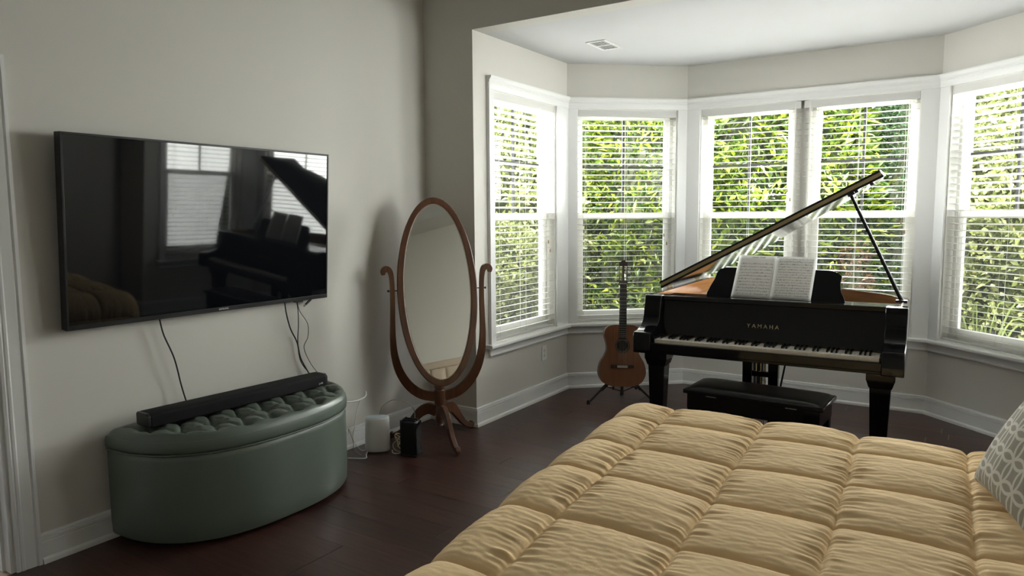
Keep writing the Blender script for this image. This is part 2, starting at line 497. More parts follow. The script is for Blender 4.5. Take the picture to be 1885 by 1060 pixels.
struct(MB().box(.156, .172, -.026, 0, SILL, HEAD+.05).build('trim_%d' % tn, M_TRIM, None, None, (X1,YR,0), rz_))
casing(*SEGS[2], .006, .085); casing(*SEGS[2], .968, 1.049)
casing(*SEGS[3], .006, .118); casing(*SEGS[3], 1.750, 1.864)
casing(*SEGS[5], .006, .088); casing(*SEGS[5], .971, 1.049)
casing(*SEGS[6], .006, .1955); casing(*SEGS[6], 1.0955, 1.166)
# mullion between the paired windows
tn += 1
struct(MB().box(.885, .985, .055, WT, SILL, HEAD).build('trim_%d' % tn, M_VINYL, None, None, (C3[0],C3[1],0), 0, .003))

# ------------------------------------------------------------------ windows
M_MUNTIN = mat('backlit_muntin', (0.045,0.045,0.045,1), 0.5, spec=.2)  # dark colour stands in for the bars' backlit shade
def ring(mb, x0, x1, z0, z1, y0, y1, w, wb=None):
    wb = wb or w
    mb.box(x0, x0+w, y0, y1, z0, z1); mb.box(x1-w, x1, y0, y1, z0, z1)
    mb.box(x0+w, x1-w, y0, y1, z1-w, z1); mb.box(x0+w, x1-w, y0, y1, z0, z0+wb)
def window(n, A, B, s0, s1, muntin_h=True):
    d, l, rz = frame_of(A, B)
    r = empty('window_%d' % n, (A[0]+d[0]*s0, A[1]+d[1]*s0, SILL), rz); struct(r)
    w = s1-s0; h = HEAD-SILL
    mb = MB(); ring(mb, 0, w, 0, h, .0, WT, .010); ring(mb, .010, w-.010, .010, h-.010, .075, WT, .030)
    mb.build('window_frame', M_VINYL, r)
    zm = 1.475-SILL
    mb = MB(); ring(mb, .04, w-.04, zm-.022, h-.04, .108, .130, .036, .045); up = mb.build('upper_sash', M_VINYL, r, bevel=.002)
    mb = MB(); ring(mb, .04, w-.04, .04, zm+.024, .080, .106, .038, .055); lo = mb.build('lower_sash', M_VINYL, r, bevel=.002)
    MB().box(.07, w-.07, .117, .121, zm+.01, h-.07).build('pane', M_GLASS, up)
    MB().box(.07, w-.07, .091, .095, .085, zm).build('pane', M_GLASS, lo)
    MB().box(w/2-.009, w/2+.009, .111, .127, zm+.02, h-.075).build('muntin', M_MUNTIN, up)
    zh = (zm+.02+h-.075)/2
    MB().box(.075, w-.075, .112, .126, zh-.009, zh+.009).build('muntin', M_MUNTIN, up)
    MB().box(w/2-.03, w/2+.03, .070, .084, zm+.018, zm+.032).build('sash_lock', M_VINYL, lo, bevel=.003)
    MB().box(.045, w-.045, .133, .134, .05, zm).build('insect_screen', M_SCREEN, r)
    return r
window(1, *SEGS[1], .228, 1.128)
window(2, *SEGS[2], .085, .968)
window(3, *SEGS[3], .118, .885)
window(4, *SEGS[3], .985, 1.750)
window(5, *SEGS[5], .088, .971)
window(6, *SEGS[6], .1955, 1.0955)
# ------------------------------------------------------------------ blinds
slat_cache = {}
def slat_mesh(w):
    k = round(w, 3)
    if k not in slat_cache:
        prof = []
        for q in (-1, -.5, 0, .5, 1): prof.append((q*.025, .0016*(1-q*q)+.0011))
        for q in (1, .5, 0, -.5, -1): prof.append((q*.025, .0016*(1-q*q)-.0011))
        me = MB().prism(prof, lambda a, b: (0, a, b), lambda a, b: (k, a, b)).mesh('slat', 35)
        me.materials.append(M_SLAT); slat_cache[k] = me
    return slat_cache[k]
M_CORD = mat('blind_cord', (0.72,0.71,0.68,1), 0.7)
M_TASSEL = mat('wooden_tassel', (0.32,0.22,0.13,1), 0.6)
def blind(A, B, s0, s1, label, tilt=2, cords=(.10,.5,.90), tassel=(.12,.35)):
    d, l, rz = frame_of(A, B)
    r = empty('window_blind', (A[0]+d[0]*s0, A[1]+d[1]*s0, SILL), rz)
    tag(r, label, 'blind', 'white slatted blinds in the bay windows')
    w = s1-s0; h = HEAD-SILL; yc = .034
    MB().box(.012, w-.012, .012, .056, h-.060, h-.012).build('headrail', M_SLAT, r)
    v = MB().box(.011, w-.011, .001, .010, h-.064, h-.005).build('valance', M_SLAT, r, bevel=.003)
    me = slat_mesh(w-.030)
    z0 = .060; z1 = h-.085; n = 37
    for k in range(n):
        o = bpy.data.objects.new('slat', me); COL.objects.link(o)
        o.parent = r; o.location = (.015, yc, z0+(z1-z0)*k/(n-1)); o.rotation_euler = (math.radians(tilt), 0, 0)
    MB().box(.014, w-.014, yc-.026, yc+.026, .012, .028).build('bottom_rail', M_SLAT, r, bevel=.004)
    for c in cords:
        mb = MB()
        for yy in (yc-.027, yc+.027):
            mb.tube([(w*c, yy, .02), (w*c, yy, h-.06)], .0011, 4)
        mb.build('ladder_cord', M_CORD, r)
    for k, zz in enumerate(tassel):
        xx = w*(.88+.03*k)
        MB().tube([(xx, .003, h-.06), (xx+.003, .004, zz*h+.4), (xx, .003, zz*h)], .0012, 4).build('pull_cord', M_CORD, r)
        MB().lathe([(.001,.028),(.004,.026),(.006,.010),(.0065,0),(.001,-.001)], 10, (xx, .003, zz*h-.026)).build('tassel', M_TASSEL, r, 40)
    return r
blind(*SEGS[1], .228, 1.128, 'white slatted blind in the leftmost bay window, above the wall outlet', tilt=-10, tassel=(.40,.36))
blind(*SEGS[2], .085, .968, 'white slatted blind in the narrow angled window behind the guitar', tilt=-5, tassel=(.42,.38))
blind(*SEGS[3], .118, .933, 'white slatted blind behind the low hinged end of the piano lid', tilt=0, tassel=(.62,.58))
blind(*SEGS[3], .935, 1.750, 'white slatted blind behind the raised lid tip and prop stick, right of the window pair', tilt=0, tassel=(.48,.44))
blind(*SEGS[5], .088, .971, 'white slatted blind in the angled window at the right edge of the photo', tilt=-11, tassel=(.3,.26))
blind(*SEGS[6], .1955, 1.0955, 'white slatted blind of the side window seen only as a reflection in the television', tilt=-6, tassel=(.3,.26))

# ------------------------------------------------------------------ doorway on the left and the tiled room behind it
dr = empty('door_1', (X0, DOOR[1], 0)); struct(dr, 'white moulded door casing at the left edge of the photo')
CAS = [(0,0),(0,.012),(.010,.015),(.016,.012),(.020,.016),(.028,.018),(.034,.015),(.072,.019),(.076,.016),(.082,.024),(.095,.024),(.095,0)]
y1d, y0d = 0.0, DOOR[0]-DOOR[1]
mb = MB().prism(CAS, lambda a, b: (b, y1d+a, 0), lambda a, b: (b, y1d+a, DOOR[2]+a)); mb.build('casing', M_TRIM, dr, 25)
mb = MB().prism(CAS, lambda a, b: (b, y0d-a, 0), lambda a, b: (b, y0d-a, DOOR[2]+a)); mb.build('casing', M_TRIM, dr, 25)
mb = MB().prism(CAS, lambda a, b: (b, y0d-a, DOOR[2]+a), lambda a, b: (b, y1d+a, DOOR[2]+a)); mb.build('casing', M_TRIM, dr, 25)
mb = MB().box(-WT-.005, .0, -.018, 0, 0, DOOR[2]).box(-WT-.005, .0, y0d, y0d+.018, 0, DOOR[2]).box(-WT-.005, 0, y0d, 0, DOOR[2]-.018, DOOR[2]).box(-.09, -.05, -.030, -.018, 0, DOOR[2])
mb.build('door_jamb', M_TRIM, dr)
BX0, BX1, BY0, BY1 = -5.3, X0-WT, -0.4, 2.6
f2 = struct(MB().box(BX0, BX1+.14, BY0, BY1, -.1, -.004).build('floor_next_room', mat('grout', (0.55,0.53,0.50,1), 0.8)))
tm = MB().box(0, .296, 0, .296, -.012, 0).mesh('tile'); tm.materials.append(mat('pale_tile', (0.70,0.70,0.69,1), 0.25, var=.05, rand=.05))
for i in range(6):
    for j in range(10):
        o = bpy.data.objects.new('tile', tm); COL.objects.link(o); o.parent = f2; o.location = (BX1-.3-.3*i, BY0+.3*j, 0)
wall('wall_next_room_far', (BX0, BY0), (BX0, BY1), -.1, 2.6, [(.9, 2.1, .9, 2.2)], .1, .1)
wall('wall_next_room_side', (BX0, BY1), (BX1, BY1), -.1, 2.6, [], .1, 0)
wall('wall_next_room_end', (BX1, BY0), (BX0, BY0), -.1, 2.6, [], 0, .1)
struct(MB().box(BX0-.2, BX1, BY0-.2, BY1+.2, 2.6, 2.7).build('ceiling_next_room', M_CEIL))

# ------------------------------------------------------------------ bed
M_COMF = mat('tan_cotton', (0.80, 0.59, 0.335, 1), 0.9, spec=0.12, var=.05, vscale=4, bump=.12, bscale=420)
M_HEADB = mat('beige_linen', (0.48, 0.40, 0.32, 1), 0.9, spec=0.15, bump=.1, bscale=350)
M_SHEET = mat('white_cotton', (0.75, 0.74, 0.71, 1), 0.9, spec=0.1)
M_DKWOOD = mat('dark_bed_leg', (0.03,0.02,0.015,1), 0.4)
bed = empty('bed', (0.0, 2.0, 0)); tag(bed, 'bed with tall beige upholstered headboard, foot towards the television', 'bed')
hb = MB().box(.845, .925, -1.02, .98, .10, 1.285).build('headboard', M_HEADB, bed, bevel=.02, seg=3)
for i in range(8):
    for j in range(4):
        y_ = -.90+.22*i; z_ = .38+.20*j
        P = np.zeros((9,9,3)); g = np.linspace(-1,1,9)
        for a in range(9):
            for b in range(9):
                P[a,b] = (.845-.022*((1-g[a]**4)*(1-g[b]**4))**.5, y_+.11+g[a]*.109, z_+.10+g[b]*.099)
        MB().grid(P).build('tufted_panel', M_HEADB, hb, 180)
nh = MB()
for i in range(75):
    for zz in (1.195,): nh.lathe([(.001,-.004),(.006,-.001),(.007,.004)], 6, (.842, -.93+i*.0248, zz), 'x')
n_ = nh.build('nailhead_trim', mat('pewter_nail', (0.35,0.31,0.25,1), 0.35, metal=1), hb, 40); n_['kind'] = 'stuff'
MB().box(-.98, .845, -.97, -.92, .14, .34).build('side_rail', M_HEADB, bed, bevel=.01)
MB().box(-.98, .845, .86, .91, .14, .34).build('side_rail', M_HEADB, bed, bevel=.01)
MB().box(-1.03, -.98, -.97, .91, .14, .34).build('foot_rail', M_HEADB, bed, bevel=.01)
for xx in (-1.0, .78):
    for yy in (-.93, .87): MB().frustum(xx, yy, 0, .14, .022, .022, .032, .032).build('leg', M_DKWOOD, bed)
mt = MB().box(-.98, .80, 1.08, 2.82, .30, .60).build('mattress', M_SHEET, None, bevel=.06, seg=4)
tag(mt, 'white mattress hidden under the tan comforter', 'mattress')

def make_comforter():
    zt, r, L = .655, .13, .40
    y0f, y1f, xh = 1.06, 2.845, .80
    Ly = y1f-y0f; Lx = 1.90
    a = np.concatenate([np.linspace(-L, 0, 110, endpoint=False), np.linspace(0, Lx, 430)])
    b = np.concatenate([np.linspace(-L, 0, 60, endpoint=False), np.linspace(0, Ly, 460), np.linspace(Ly, Ly+L, 100)[1:]])
    A, B = np.meshgrid(a, b, indexing='ij')
    ox = np.minimum(A, 0); oy = np.where(B < 0, B, np.where(B > Ly, B-Ly, 0))
    l = np.hypot(ox, oy); ls = np.maximum(l, 1e-9); dx, dy = ox/ls, oy/ls
    arc = r*np.pi/2
    th = np.minimum(l/r, np.pi/2)
    hor = r*np.sin(th)+np.maximum(l-arc, 0)*.06
    dz = -r*(1-np.cos(th))-np.maximum(l-arc, 0)
    cy = np.clip(B, 0, Ly)+y0f
    xf = -1.015-.095*(cy-1.2)
    cx = xf+np.clip(A, 0, None)*(xh-xf)/Lx
    # round the corner of the flat part
    X = cx+dx*hor; Y = cy+dy*hor; Z = zt+dz
    NX, NY, NZ = dx*np.sin(th), dy*np.sin(th), np.cos(th)
    # quilting seams: columns at given a (cross seams), rows at given b
    sa = np.array([-.60,-.235,.115,.470,.805,1.130,1.465,1.80,2.2]); sb = np.array([-.70,-.42,-.11,.255,.615,.965,1.285,1.605,1.93,2.26,2.6])
    wob = .012*perlin(A*3+7, B*3+3, 5); wob2 = .010*perlin(A*3+1, B*3+9, 6)
    def cell(v, s):
        i = np.clip(np.searchsorted(s, v)-1, 0, len(s)-2)
        return (v-s[i])/(s[i+1]-s[i]), i
    ta, ia = cell(A+wob, sa); tb, ib = cell(B+wob2, sb)
    pa = np.sin(np.pi*np.clip(ta,0,1)); pb = np.sin(np.pi*np.clip(tb,0,1))
    puff = (pa**.40)*(pb**.33)
    hs = .9+.35*perlin(ia*1.7+.3, ib*1.3+.6, 9)
    D = .027*puff*hs
    near = np.exp(-((np.minimum(ta,1-ta))/.16)**2)              # next to a cross seam
    g1 = perlin(A*4+ia*3.1, B*52, 11); g2 = perlin(A*4, B*24+ia*2.3, 12); g3 = perlin(A*9, B*80, 13)
    edge = np.clip(pb*1.4, .25, 1)
    D += (near*.0120*g1+.0025*g3*near+.0065*g2*(.25+near))*edge*np.clip(.55+1.2*pa, 0, 1)
    fold = perlin(A*2.4+3, B*10+2.0*perlin(A*2, B*2, 22), 14)
    D += .015*fold*np.clip((A-.1)/1.1, .12, 1.0)*pb
    D += .0018*perlin(A*30, B*60, 15)
    D += .020*perlin(A*1.3, B*1.6, 16)
    D -= .008*np.exp(-(np.minimum(tb,1-tb)/.028)**2)
    D -= .006*np.exp(-(np.minimum(ta,1-ta)/.030)**2)
    P = np.stack([X+NX*D, Y+NY*D, np.maximum(Z+NZ*D, .03)], -1)
    nu, nv = A.shape
    me = bpy.data.meshes.new('comforter')
    idx = np.arange(nu*nv).reshape(nu, nv)
    q = np.stack([idx[:-1,:-1], idx[1:,:-1], idx[1:,1:], idx[:-1,1:]], -1).reshape(-1, 4)
    me.vertices.add(nu*nv); me.vertices.foreach_set('co', P.reshape(-1).astype(np.float32))
    me.loops.add(q.size); me.loops.foreach_set('vertex_index', q.reshape(-1).astype(np.int32))
    me.polygons.add(len(q)); me.polygons.foreach_set('loop_start', np.arange(0, q.size, 4, dtype=np.int32))
    me.update(calc_edges=True); me.validate(); me.shade_smooth()
    return obj('comforter', me, M_COMF)
cf = make_comforter()
tag(cf, 'tan quilted comforter with puckered stitched squares covering the bed', 'comforter')

def m_pillow():
    m = bpy.data.materials.new('grey_circle_lattice_fabric'); m.use_nodes = True
    nt = m.node_tree; nd = nt.nodes; ln = nt.links; p = nd['Principled BSDF']; p.inputs['Roughness'].default_value = .9
    p.inputs['Specular IOR Level'].default_value = .1
    tc = nd.new('ShaderNodeTexCoord')
    sc = nd.new('ShaderNodeVectorMath'); sc.operation = 'MULTIPLY'; sc.inputs[1].default_value = (14.5, 14.5, 0)
    ln.new(tc.outputs['Object'], sc.inputs[0])
    fr = nd.new('ShaderNodeVectorMath'); fr.operation = 'FRACTION'; ln.new(sc.outputs[0], fr.inputs[0])
    last = None
    for cx, cy in ((0,0),(1,0),(0,1),(1,1)):
        ds = nd.new('ShaderNodeVectorMath'); ds.operation = 'DISTANCE'; ds.inputs[1].default_value = (cx,cy,0); ln.new(fr.outputs[0], ds.inputs[0])
        s1 = nd.new('ShaderNodeMath'); s1.operation = 'SUBTRACT'; s1.inputs[1].default_value = .70; ln.new(ds.outputs['Value'], s1.inputs[0])
        ab = nd.new('ShaderNodeMath'); ab.operation = 'ABSOLUTE'; ln.new(s1.outputs[0], ab.inputs[0])
        if last is None: last = ab
        else:
            mn = nd.new('ShaderNodeMath'); mn.operation = 'MINIMUM'; ln.new(last.outputs[0], mn.inputs[0]); ln.new(ab.outputs[0], mn.inputs[1]); last = mn
    mr = nd.new('ShaderNodeMapRange'); mr.inputs['From Min'].default_value = .05; mr.inputs['From Max'].default_value = .08
    ln.new(last.outputs[0], mr.inputs['Value'])
    mx = nd.new('ShaderNodeMix'); mx.data_type = 'RGBA'
    mx.inputs['A'].default_value = (.52,.50,.45,1); mx.inputs['B'].default_value = (.27,.255,.22,1)
    ln.new(mr.outputs[0], mx.inputs['Factor']); ln.new(mx.outputs['Result'], p.inputs['Base Color'])
    return m
def pillow(name, w, h, t, m, n=26):
    g = np.linspace(-1, 1, n); U, V = np.meshgrid(g, g, indexing='ij')
    X = U*w/2*(1-.07*(1-np.abs(V)**2.2)*(np.abs(U)**3)); Y = V*h/2*(1-.07*(1-np.abs(U)**2.2)*(np.abs(V)**3))
    T = t/2*np.clip((1-U**2)*(1-V**2), 0, 1)**.42
    T = T*(1+.12*perlin(U*2+3, V*2, 31))
    mb = MB(); mb.grid(np.stack([X, Y, T], -1)); mb.grid(np.stack([X, Y, -T], -1))
    me = mb.mesh(name)
    import bmesh
    bm = bmesh.new(); bm.from_mesh(me); bmesh.ops.remove_doubles(bm, verts=bm.verts[:], dist=1e-5)
    bmesh.ops.recalc_face_normals(bm, faces=bm.faces[:]); bm.to_mesh(me); bm.free(); me.shade_smooth()
    return obj(name, me, m)
def place(o, origin, ex, ey):
    ex = Vector(ex).normalized(); ez = ex.cross(Vector(ey)).normalized(); ey = ez.cross(ex)
    mm = Matrix((ex, ey, ez)).transposed().to_4x4(); mm.translation = Vector(origin); o.matrix_world = mm
pw = pillow('throw_pillow', .50, .50, .17, m_pillow())
_ex = Vector((.13,-.47,0)).normalized(); _ey = Vector((.50,.10,.86)).normalized()
PIL = Vector((.020, 2.60, .658))
place(pw, PIL+_ex*.25+_ey*.25, _ex, _ey)
tag(pw, 'grey and white circle-lattice throw pillow leaning at the right edge', 'pillow')
bp_ = pillow('bed_pillow', .70, .46, .20, M_SHEET)
place(bp_, (.60, 2.30, .90), (0,-1,0), (.35,0,.94))
tag(bp_, 'plain white bed pillow propped against the headboard behind the patterned pillow', 'pillow')
# ------------------------------------------------------------------ television on the left wall
tv = empty('television', (-3.263, 2.234, 1.433), rot=(0, math.radians(3.7), 0))
tag(tv, 'large black flat television tilted forward on the left wall', 'television')
TW, TH = 1.474, .850
M_TVS = mat('dark_glossy_screen', (0.004,0.0045,0.006,1), 0.035, spec=0.5, bump=.012, bscale=1.6, ior=1.5)
M_TVB = mat('dark_grey_bezel', (0.009,0.0095,0.011,1), 0.4, spec=0.3)
MB().box(-.040, .006, -TW/2, TW/2, -TH/2, TH/2).build('body', M_TVB, tv, bevel=.003)
MB().box(-.060, -.040, -.5, .5, -.33, .15).build('rear_bulge', M_BLACK, tv, bevel=.008)
bz = MB()
bz.box(.004, .011, -TW/2, TW/2, TH/2-.010, TH/2); bz.box(.004, .011, -TW/2, TW/2, -TH/2, -TH/2+.022)
bz.box(.004, .011, -TW/2, -TW/2+.010, -TH/2+.022, TH/2-.010); bz.box(.004, .011, TW/2-.010, TW/2, -TH/2+.022, TH/2-.010)
bz.build('bezel', M_TVB, tv, bevel=.0015)
MB().box(.005, .0075, -TW/2+.010, TW/2-.010, -TH/2+.022, TH/2-.010).build('screen', M_TVS, tv)
lg = obj('maker_lettering', text_mesh('SAMSUNG', .0125, .0003, 'lettering'), mat('silver_print', (.7,.7,.7,1), .4), tv)
lg.location = (.0114, .03, -TH/2+.0115); lg.rotation_euler = (math.pi/2, 0, math.pi/2)
MB().box(-.02, .004, .50, .56, -TH/2-.008, -TH/2+.001).build('sensor_window', M_BLACK, tv, bevel=.002)
MB().box(-.11, -.06, -.25, .25, -.2, .12).build('wall_bracket', M_BLACK, tv)

# ------------------------------------------------------------------ cords below the television
M_CABLE = mat('black_cable', (0.01,0.01,0.01,1), 0.5)
def cord(name, pts, r, m, label, group=None, n=6):
    o = MB().tube(cat(pts, 8), r, n).build(name, m, None, 180)
    return tag(o, label, 'cable', group)
g_ = 'black cords hanging under the television'
cord('power_cord', [(-3.315,1.930,1.04),(-3.325,1.955,.93),(-3.318,2.000,.80),(-3.325,2.035,.65),(-3.318,2.062,.53)], .0042, M_CABLE, 'thick black cord hanging from the left half of the television', g_)
cord('video_cable', [(-3.315,2.680,1.05),(-3.318,2.693,.95),(-3.322,2.722,.85),(-3.326,2.770,.76),(-3.322,2.790,.66),(-3.310,2.848,.545)], .0042, M_CABLE, 'thick black cable, leftmost of the bunch under the right half of the television', g_)
cord('signal_cable', [(-3.315,2.760,1.05),(-3.32,2.780,.96),(-3.323,2.782,.86),(-3.326,2.776,.76),(-3.330,2.796,.64),(-3.312,2.858,.545)], .0028, M_CABLE, 'thin black cable joining the thick one halfway down the wall', g_)
cord('thin_cable', [(-3.315,2.765,1.05),(-3.32,2.790,.95),(-3.322,2.850,.86),(-3.324,2.850,.78),(-3.326,2.820,.72),(-3.324,2.862,.62),(-3.315,2.915,.545)], .0020, M_CABLE, 'thinnest black cable, rightmost and wavy, running down to the soundbar', g_)
us = empty('usb_cable', (-3.31, 2.86, 1.0)); tag(us, 'short cable with a silver plug dangling under the television corner', 'cable')
MB().tube(cat([(0,.06,.04),(.0,.03,.012),(.0,.006,.0)], 6), .003, 6).build('lead', M_CABLE, us, 180)
MB().tube([(0,.008,.002),(0,-.030,-.022)], .007, 8).build('plug_grip', M_BLACK, us, 60)
MB().tube([(0,-.030,-.022),(0,-.046,-.032)], .0055, 6).build('plug_shell', M_CHROME, us, 30)

# ------------------------------------------------------------------ half-moon storage ottoman and soundbar
M_LEATHER = mat('sage_green_leather', (0.115, 0.145, 0.120, 1), 0.36, spec=0.5, var=.06, vscale=3, bump=.05, bscale=160)
ot = empty('storage_ottoman', (-3.332, 2.278, 0)); tag(ot, 'sage green leather half-moon storage ottoman with tufted lid below the television', 'ottoman')
OA, OB, ON = .622, .545, 2.5
def half_moon(k, n=72):
    out = []
    for i in range(n+1):
        t = math.pi*i/n
        s, c = math.sin(t), math.cos(t)
        out.append((OB*k*abs(s)**(2/ON), -OA*k*math.copysign(abs(c)**(2/ON), c)))
    return out
def rim_solid(prof, n=72):
    """stack of half-moon outlines: prof = [(scale, z)]"""
    mb = MB(); rings = [[(x, y, z) for x, y in half_moon(k, n)] for k, z in prof]
    m = n+1; vs = [q for rg in rings for q in rg]; fs = []
    for a in range(len(rings)-1):
        for i in range(m):
            j = (i+1) % m
            fs.append((a*m+i, a*m+j, (a+1)*m+j, (a+1)*m+i))
    fs.append(tuple(range(m-1,-1,-1))); fs.append(tuple((len(rings)-1)*m+i for i in range(m)))
    return mb.add(vs, fs)
rim_solid([(.955,.018),(.985,.022),(.995,.035),(1.0,.10),(1.0,.40),(.997,.425),(.985,.432)]).build('body', M_LEATHER, ot, 50)
rim_solid([(.90,0),(.90,.02)]).build('base_board', M_BLACK, ot)
lid = rim_solid([(.975,.434),(1.004,.440),(1.012,.452),(1.012,.478),(1.004,.495)]).build('lid', M_LEATHER, ot, 50)
pip = [(x, y, .434) for x, y in half_moon(1.003)]
MB().tube(pip, .0042, 6).build('piping', M_LEATHER, lid, 180)
# tufted cushion: polar grid with diamond tufts
SU, SV = .147, .160
def tuft(x, y):
    u = (y)/SU; v = (x-.005)/SV
    p, q = u+v*.5, u-v*.5                      # buttons at integer (p,q)
    fp, fq = p-np.round(p), q-np.round(q)
    d = np.hypot((y-SU*(np.round(p)+np.round(q))/2), (x-.005)-SV*(np.round(p)-np.round(q)))
    cre = np.minimum(np.abs(fp), np.abs(fq))
    return -.032*np.exp(-(d/.028)**2)-.016*np.exp(-(d/.070)**2)-.015*np.exp(-(cre/.055)**2)
ng, nr = 150, 70
P = np.zeros((nr, ng+1, 3))
om = np.array(half_moon(1.0, ng))
for a in range(nr):
    k = 1-(1-a/(nr-1))**1.0
    xs = .03*(1-k)+om[:,0]*k*1.003+0*om[:,1]; ys = om[:,1]*k*1.003
    edge = np.clip((1-k)/.075, 0, 1)
    back = np.clip(xs/.05, 0, 1)
    dome = .492+.042*np.sqrt(np.clip(1-(1-edge)**2, 0, 1))*np.sqrt(np.clip(1-(1-back)**2, 0, 1))
    inner = np.clip((0.97-k)/.07, 0, 1)*np.clip((xs-.02)/.05, 0, 1)
    P[a,:,0] = xs; P[a,:,1] = ys; P[a,:,2] = dome+tuft(xs, ys)*inner
MB().grid(P).build('tufted_cushion', M_LEATHER, lid, 180)
bm_ = MB().lathe([(.001,.005),(.007,.004),(.010,.001),(.010,-.004)], 12).mesh('tuft_button', 50); bm_.materials.append(M_LEATHER)
for ip in range(-8, 9):
    for iq in range(-8, 9):
        y_ = SU*(ip+iq)/2; x_ = .005+SV*(ip-iq)
        if x_ > .03 and (abs(x_/OB)**ON+abs(y_/OA)**ON)**(1/ON) < .92:
            o = bpy.data.objects.new('tuft_button', bm_); COL.objects.link(o); o.parent = lid; o.location = (x_, y_, .4925)

sb = empty('soundbar', (-3.165, 2.245, .534), math.radians(90-3.0)); tag(sb, 'long black soundbar lying on the green ottoman', 'soundbar')
M_CLOTH = mat('black_speaker_cloth', (0.010,0.010,0.0115,1), 0.85, spec=0.25, bump=.25, bscale=500)
prof = [(-.056,.006),(-.050,0),(.048,0),(.056,.008),(.056,.056),(.048,.066),(-.040,.066),(-.056,.052)]
MB().prism(prof, lambda a, b: (-.480, a, b), lambda a, b: (.520, a, b)).build('grille_body', M_CLOTH, sb, bevel=.008, seg=3)
for s in (-1, 1):
    c = .02+s*.507
    MB().prism([(a*.96, .002+b*.97) for a, b in prof], lambda a, b: (c-.009, a, b), lambda a, b: (c+.009, a, b)).build('end_cap', M_BLACK, sb, bevel=.006, seg=3)
lg = obj('maker_lettering', text_mesh('polk', .016, .0003, 'lettering'), MATS['silver_print'], sb)
lg.location = (.485, -.0567, .020); lg.rotation_euler = (math.pi/2, 0, 0)
MB().box(-.3, .3, -.03, .03, -.006, .001).build('rubber_feet', M_BLACK, sb)

# ------------------------------------------------------------------ cheval mirror
chv = empty('cheval_mirror', (-2.955, 3.625, 0), math.radians(-40+90)); tag(chv, 'oval cheval mirror in reddish wood stand in the room corner', 'mirror')
# local frame: x across the mirror, -y towards the viewer
def yk(a, b, d): return (a, d, b)
half = [(.352,1.118),(.352,1.140),(.338,1.156),(.318,1.152),(.304,1.125),(.297,1.06),(.296,.95),(.299,.82),(.300,.70),(.291,.59),(.262,.485),(.205,.390),(.125,.325),(.035,.300)]
hw   = [.010,.018,.019,.018,.016,.0145,.0145,.016,.019,.023,.027,.030,.031,.031]
for s in (1, -1):
    c = cat([(x, z, w) for (x, z), w in zip(half, hw)], 6)
    MB().band([(s*q[0], q[1]) for q in c], [q[2] for q in c], -.014, .014, yk).build('yoke_arm', M_MAHOG, chv, 35, bevel=.004)
    MB().lathe([(.004,0),(.004,.070)], 10, (s*.255 if s > 0 else -.325, 0, 1.014), 'x').build('pivot_peg', M_ROSEWOOD, chv, 40)
    MB().lathe([(.002,-.007),(.008,-.004),(.008,.004),(.002,.007)], 10, (s*.322, 0, 1.014), 'x').build('pivot_knob', M_ROSEWOOD, chv, 40)
MB().lathe([(.005,.085),(.017,.092),(.021,.102),(.014,.113),(.026,.122),(.026,.135),(.030,.145),(.030,.215),(.024,.235),(.033,.250),(.036,.262),(.037,.340),(.030,.346),(.030,.352),(.037,.360),(.036,.374),(.026,.382),(.004,.384)], 28).build('turned_post', M_MAHOG, chv, 40)
for az in (-32, 88, 208):
    rel = math.radians(az-(-40+90))
    c, s = math.cos(rel), math.sin(rel)
    lp = cat([(.020,.195,.034),(.075,.215,.036),(.130,.190,.033),(.185,.130,.026),(.240,.070,.020),(.290,.036,.017),(.325,.026,.016),(.345,.040,.017)], 5)
    mb = MB()
    mb.band([(q[0], q[1]) for q in lp], [q[2] for q in lp], -.015, .015, lambda a, b, d, c=c, s=s: (a*c-d*s, a*s+d*c, b))
    lg_ = mb.build('leg', M_MAHOG, chv, 40, bevel=.009, seg=3)
    MB().lathe([(.002,-.019),(.012,-.015),(.0195,0),(.012,.015),(.002,.019)], 14, (.338*c, .338*s, .020)).build('foot', M_MAHOG, lg_, 60)
# tilted oval (about the pivots)
ov = empty('oval_glass_frame', (0, 0, 1.014)); ov.parent = chv; ov.rotation_euler = (math.radians(-10.8), 0, 0)
def ring_ellipse(mb, a0, b0, a1, b1, y0, y1, n=72, zc=0):
    vs = []; fs = []
    for i in range(n):
        t = 2*math.pi*i/n; c, s = math.cos(t), math.sin(t)
        vs += [(a0*c, y0, zc+b0*s), (a1*c, y0, zc+b1*s), (a1*c, y1, zc+b1*s), (a0*c, y1, zc+b0*s)]
    for i in range(n):
        j = (i+1) % n
        for k in range(4):
            k2 = (k+1) % 4
            fs.append((i*4+k, j*4+k, j*4+k2, i*4+k2))
    return mb.add(vs, fs)
ZO = -.012
ring_ellipse(MB(), .265, .622, .220, .577, -.014, .016, zc=ZO).build('oval_frame', M_MAHOG, ov, 40, bevel=.006, seg=3)
ring_ellipse(MB(), .224, .581, .217, .574, -.010, .002, zc=ZO).build('inner_bead', mat('pale_bead', (.45,.36,.26,1), .35), ov, 40)
mb = MB(); n = 72
mb.add([(.222*math.cos(2*math.pi*i/n), -.004, ZO+.579*math.sin(2*math.pi*i/n)) for i in range(n)]+[(.222*math.cos(2*math.pi*i/n), .0, ZO+.579*math.sin(2*math.pi*i/n)) for i in range(n)],
       [tuple(range(n)), tuple(range(2*n-1, n-1, -1))]+[(i, (i+1) % n, n+(i+1) % n, n+i) for i in range(n)])
mb.build('mirror_glass', M_MIRROR, ov)
mb = MB(); ring_ellipse(mb, .255, .612, .01, .02, .006, .014, zc=ZO); mb.build('backing_board', M_MAHOG, ov)

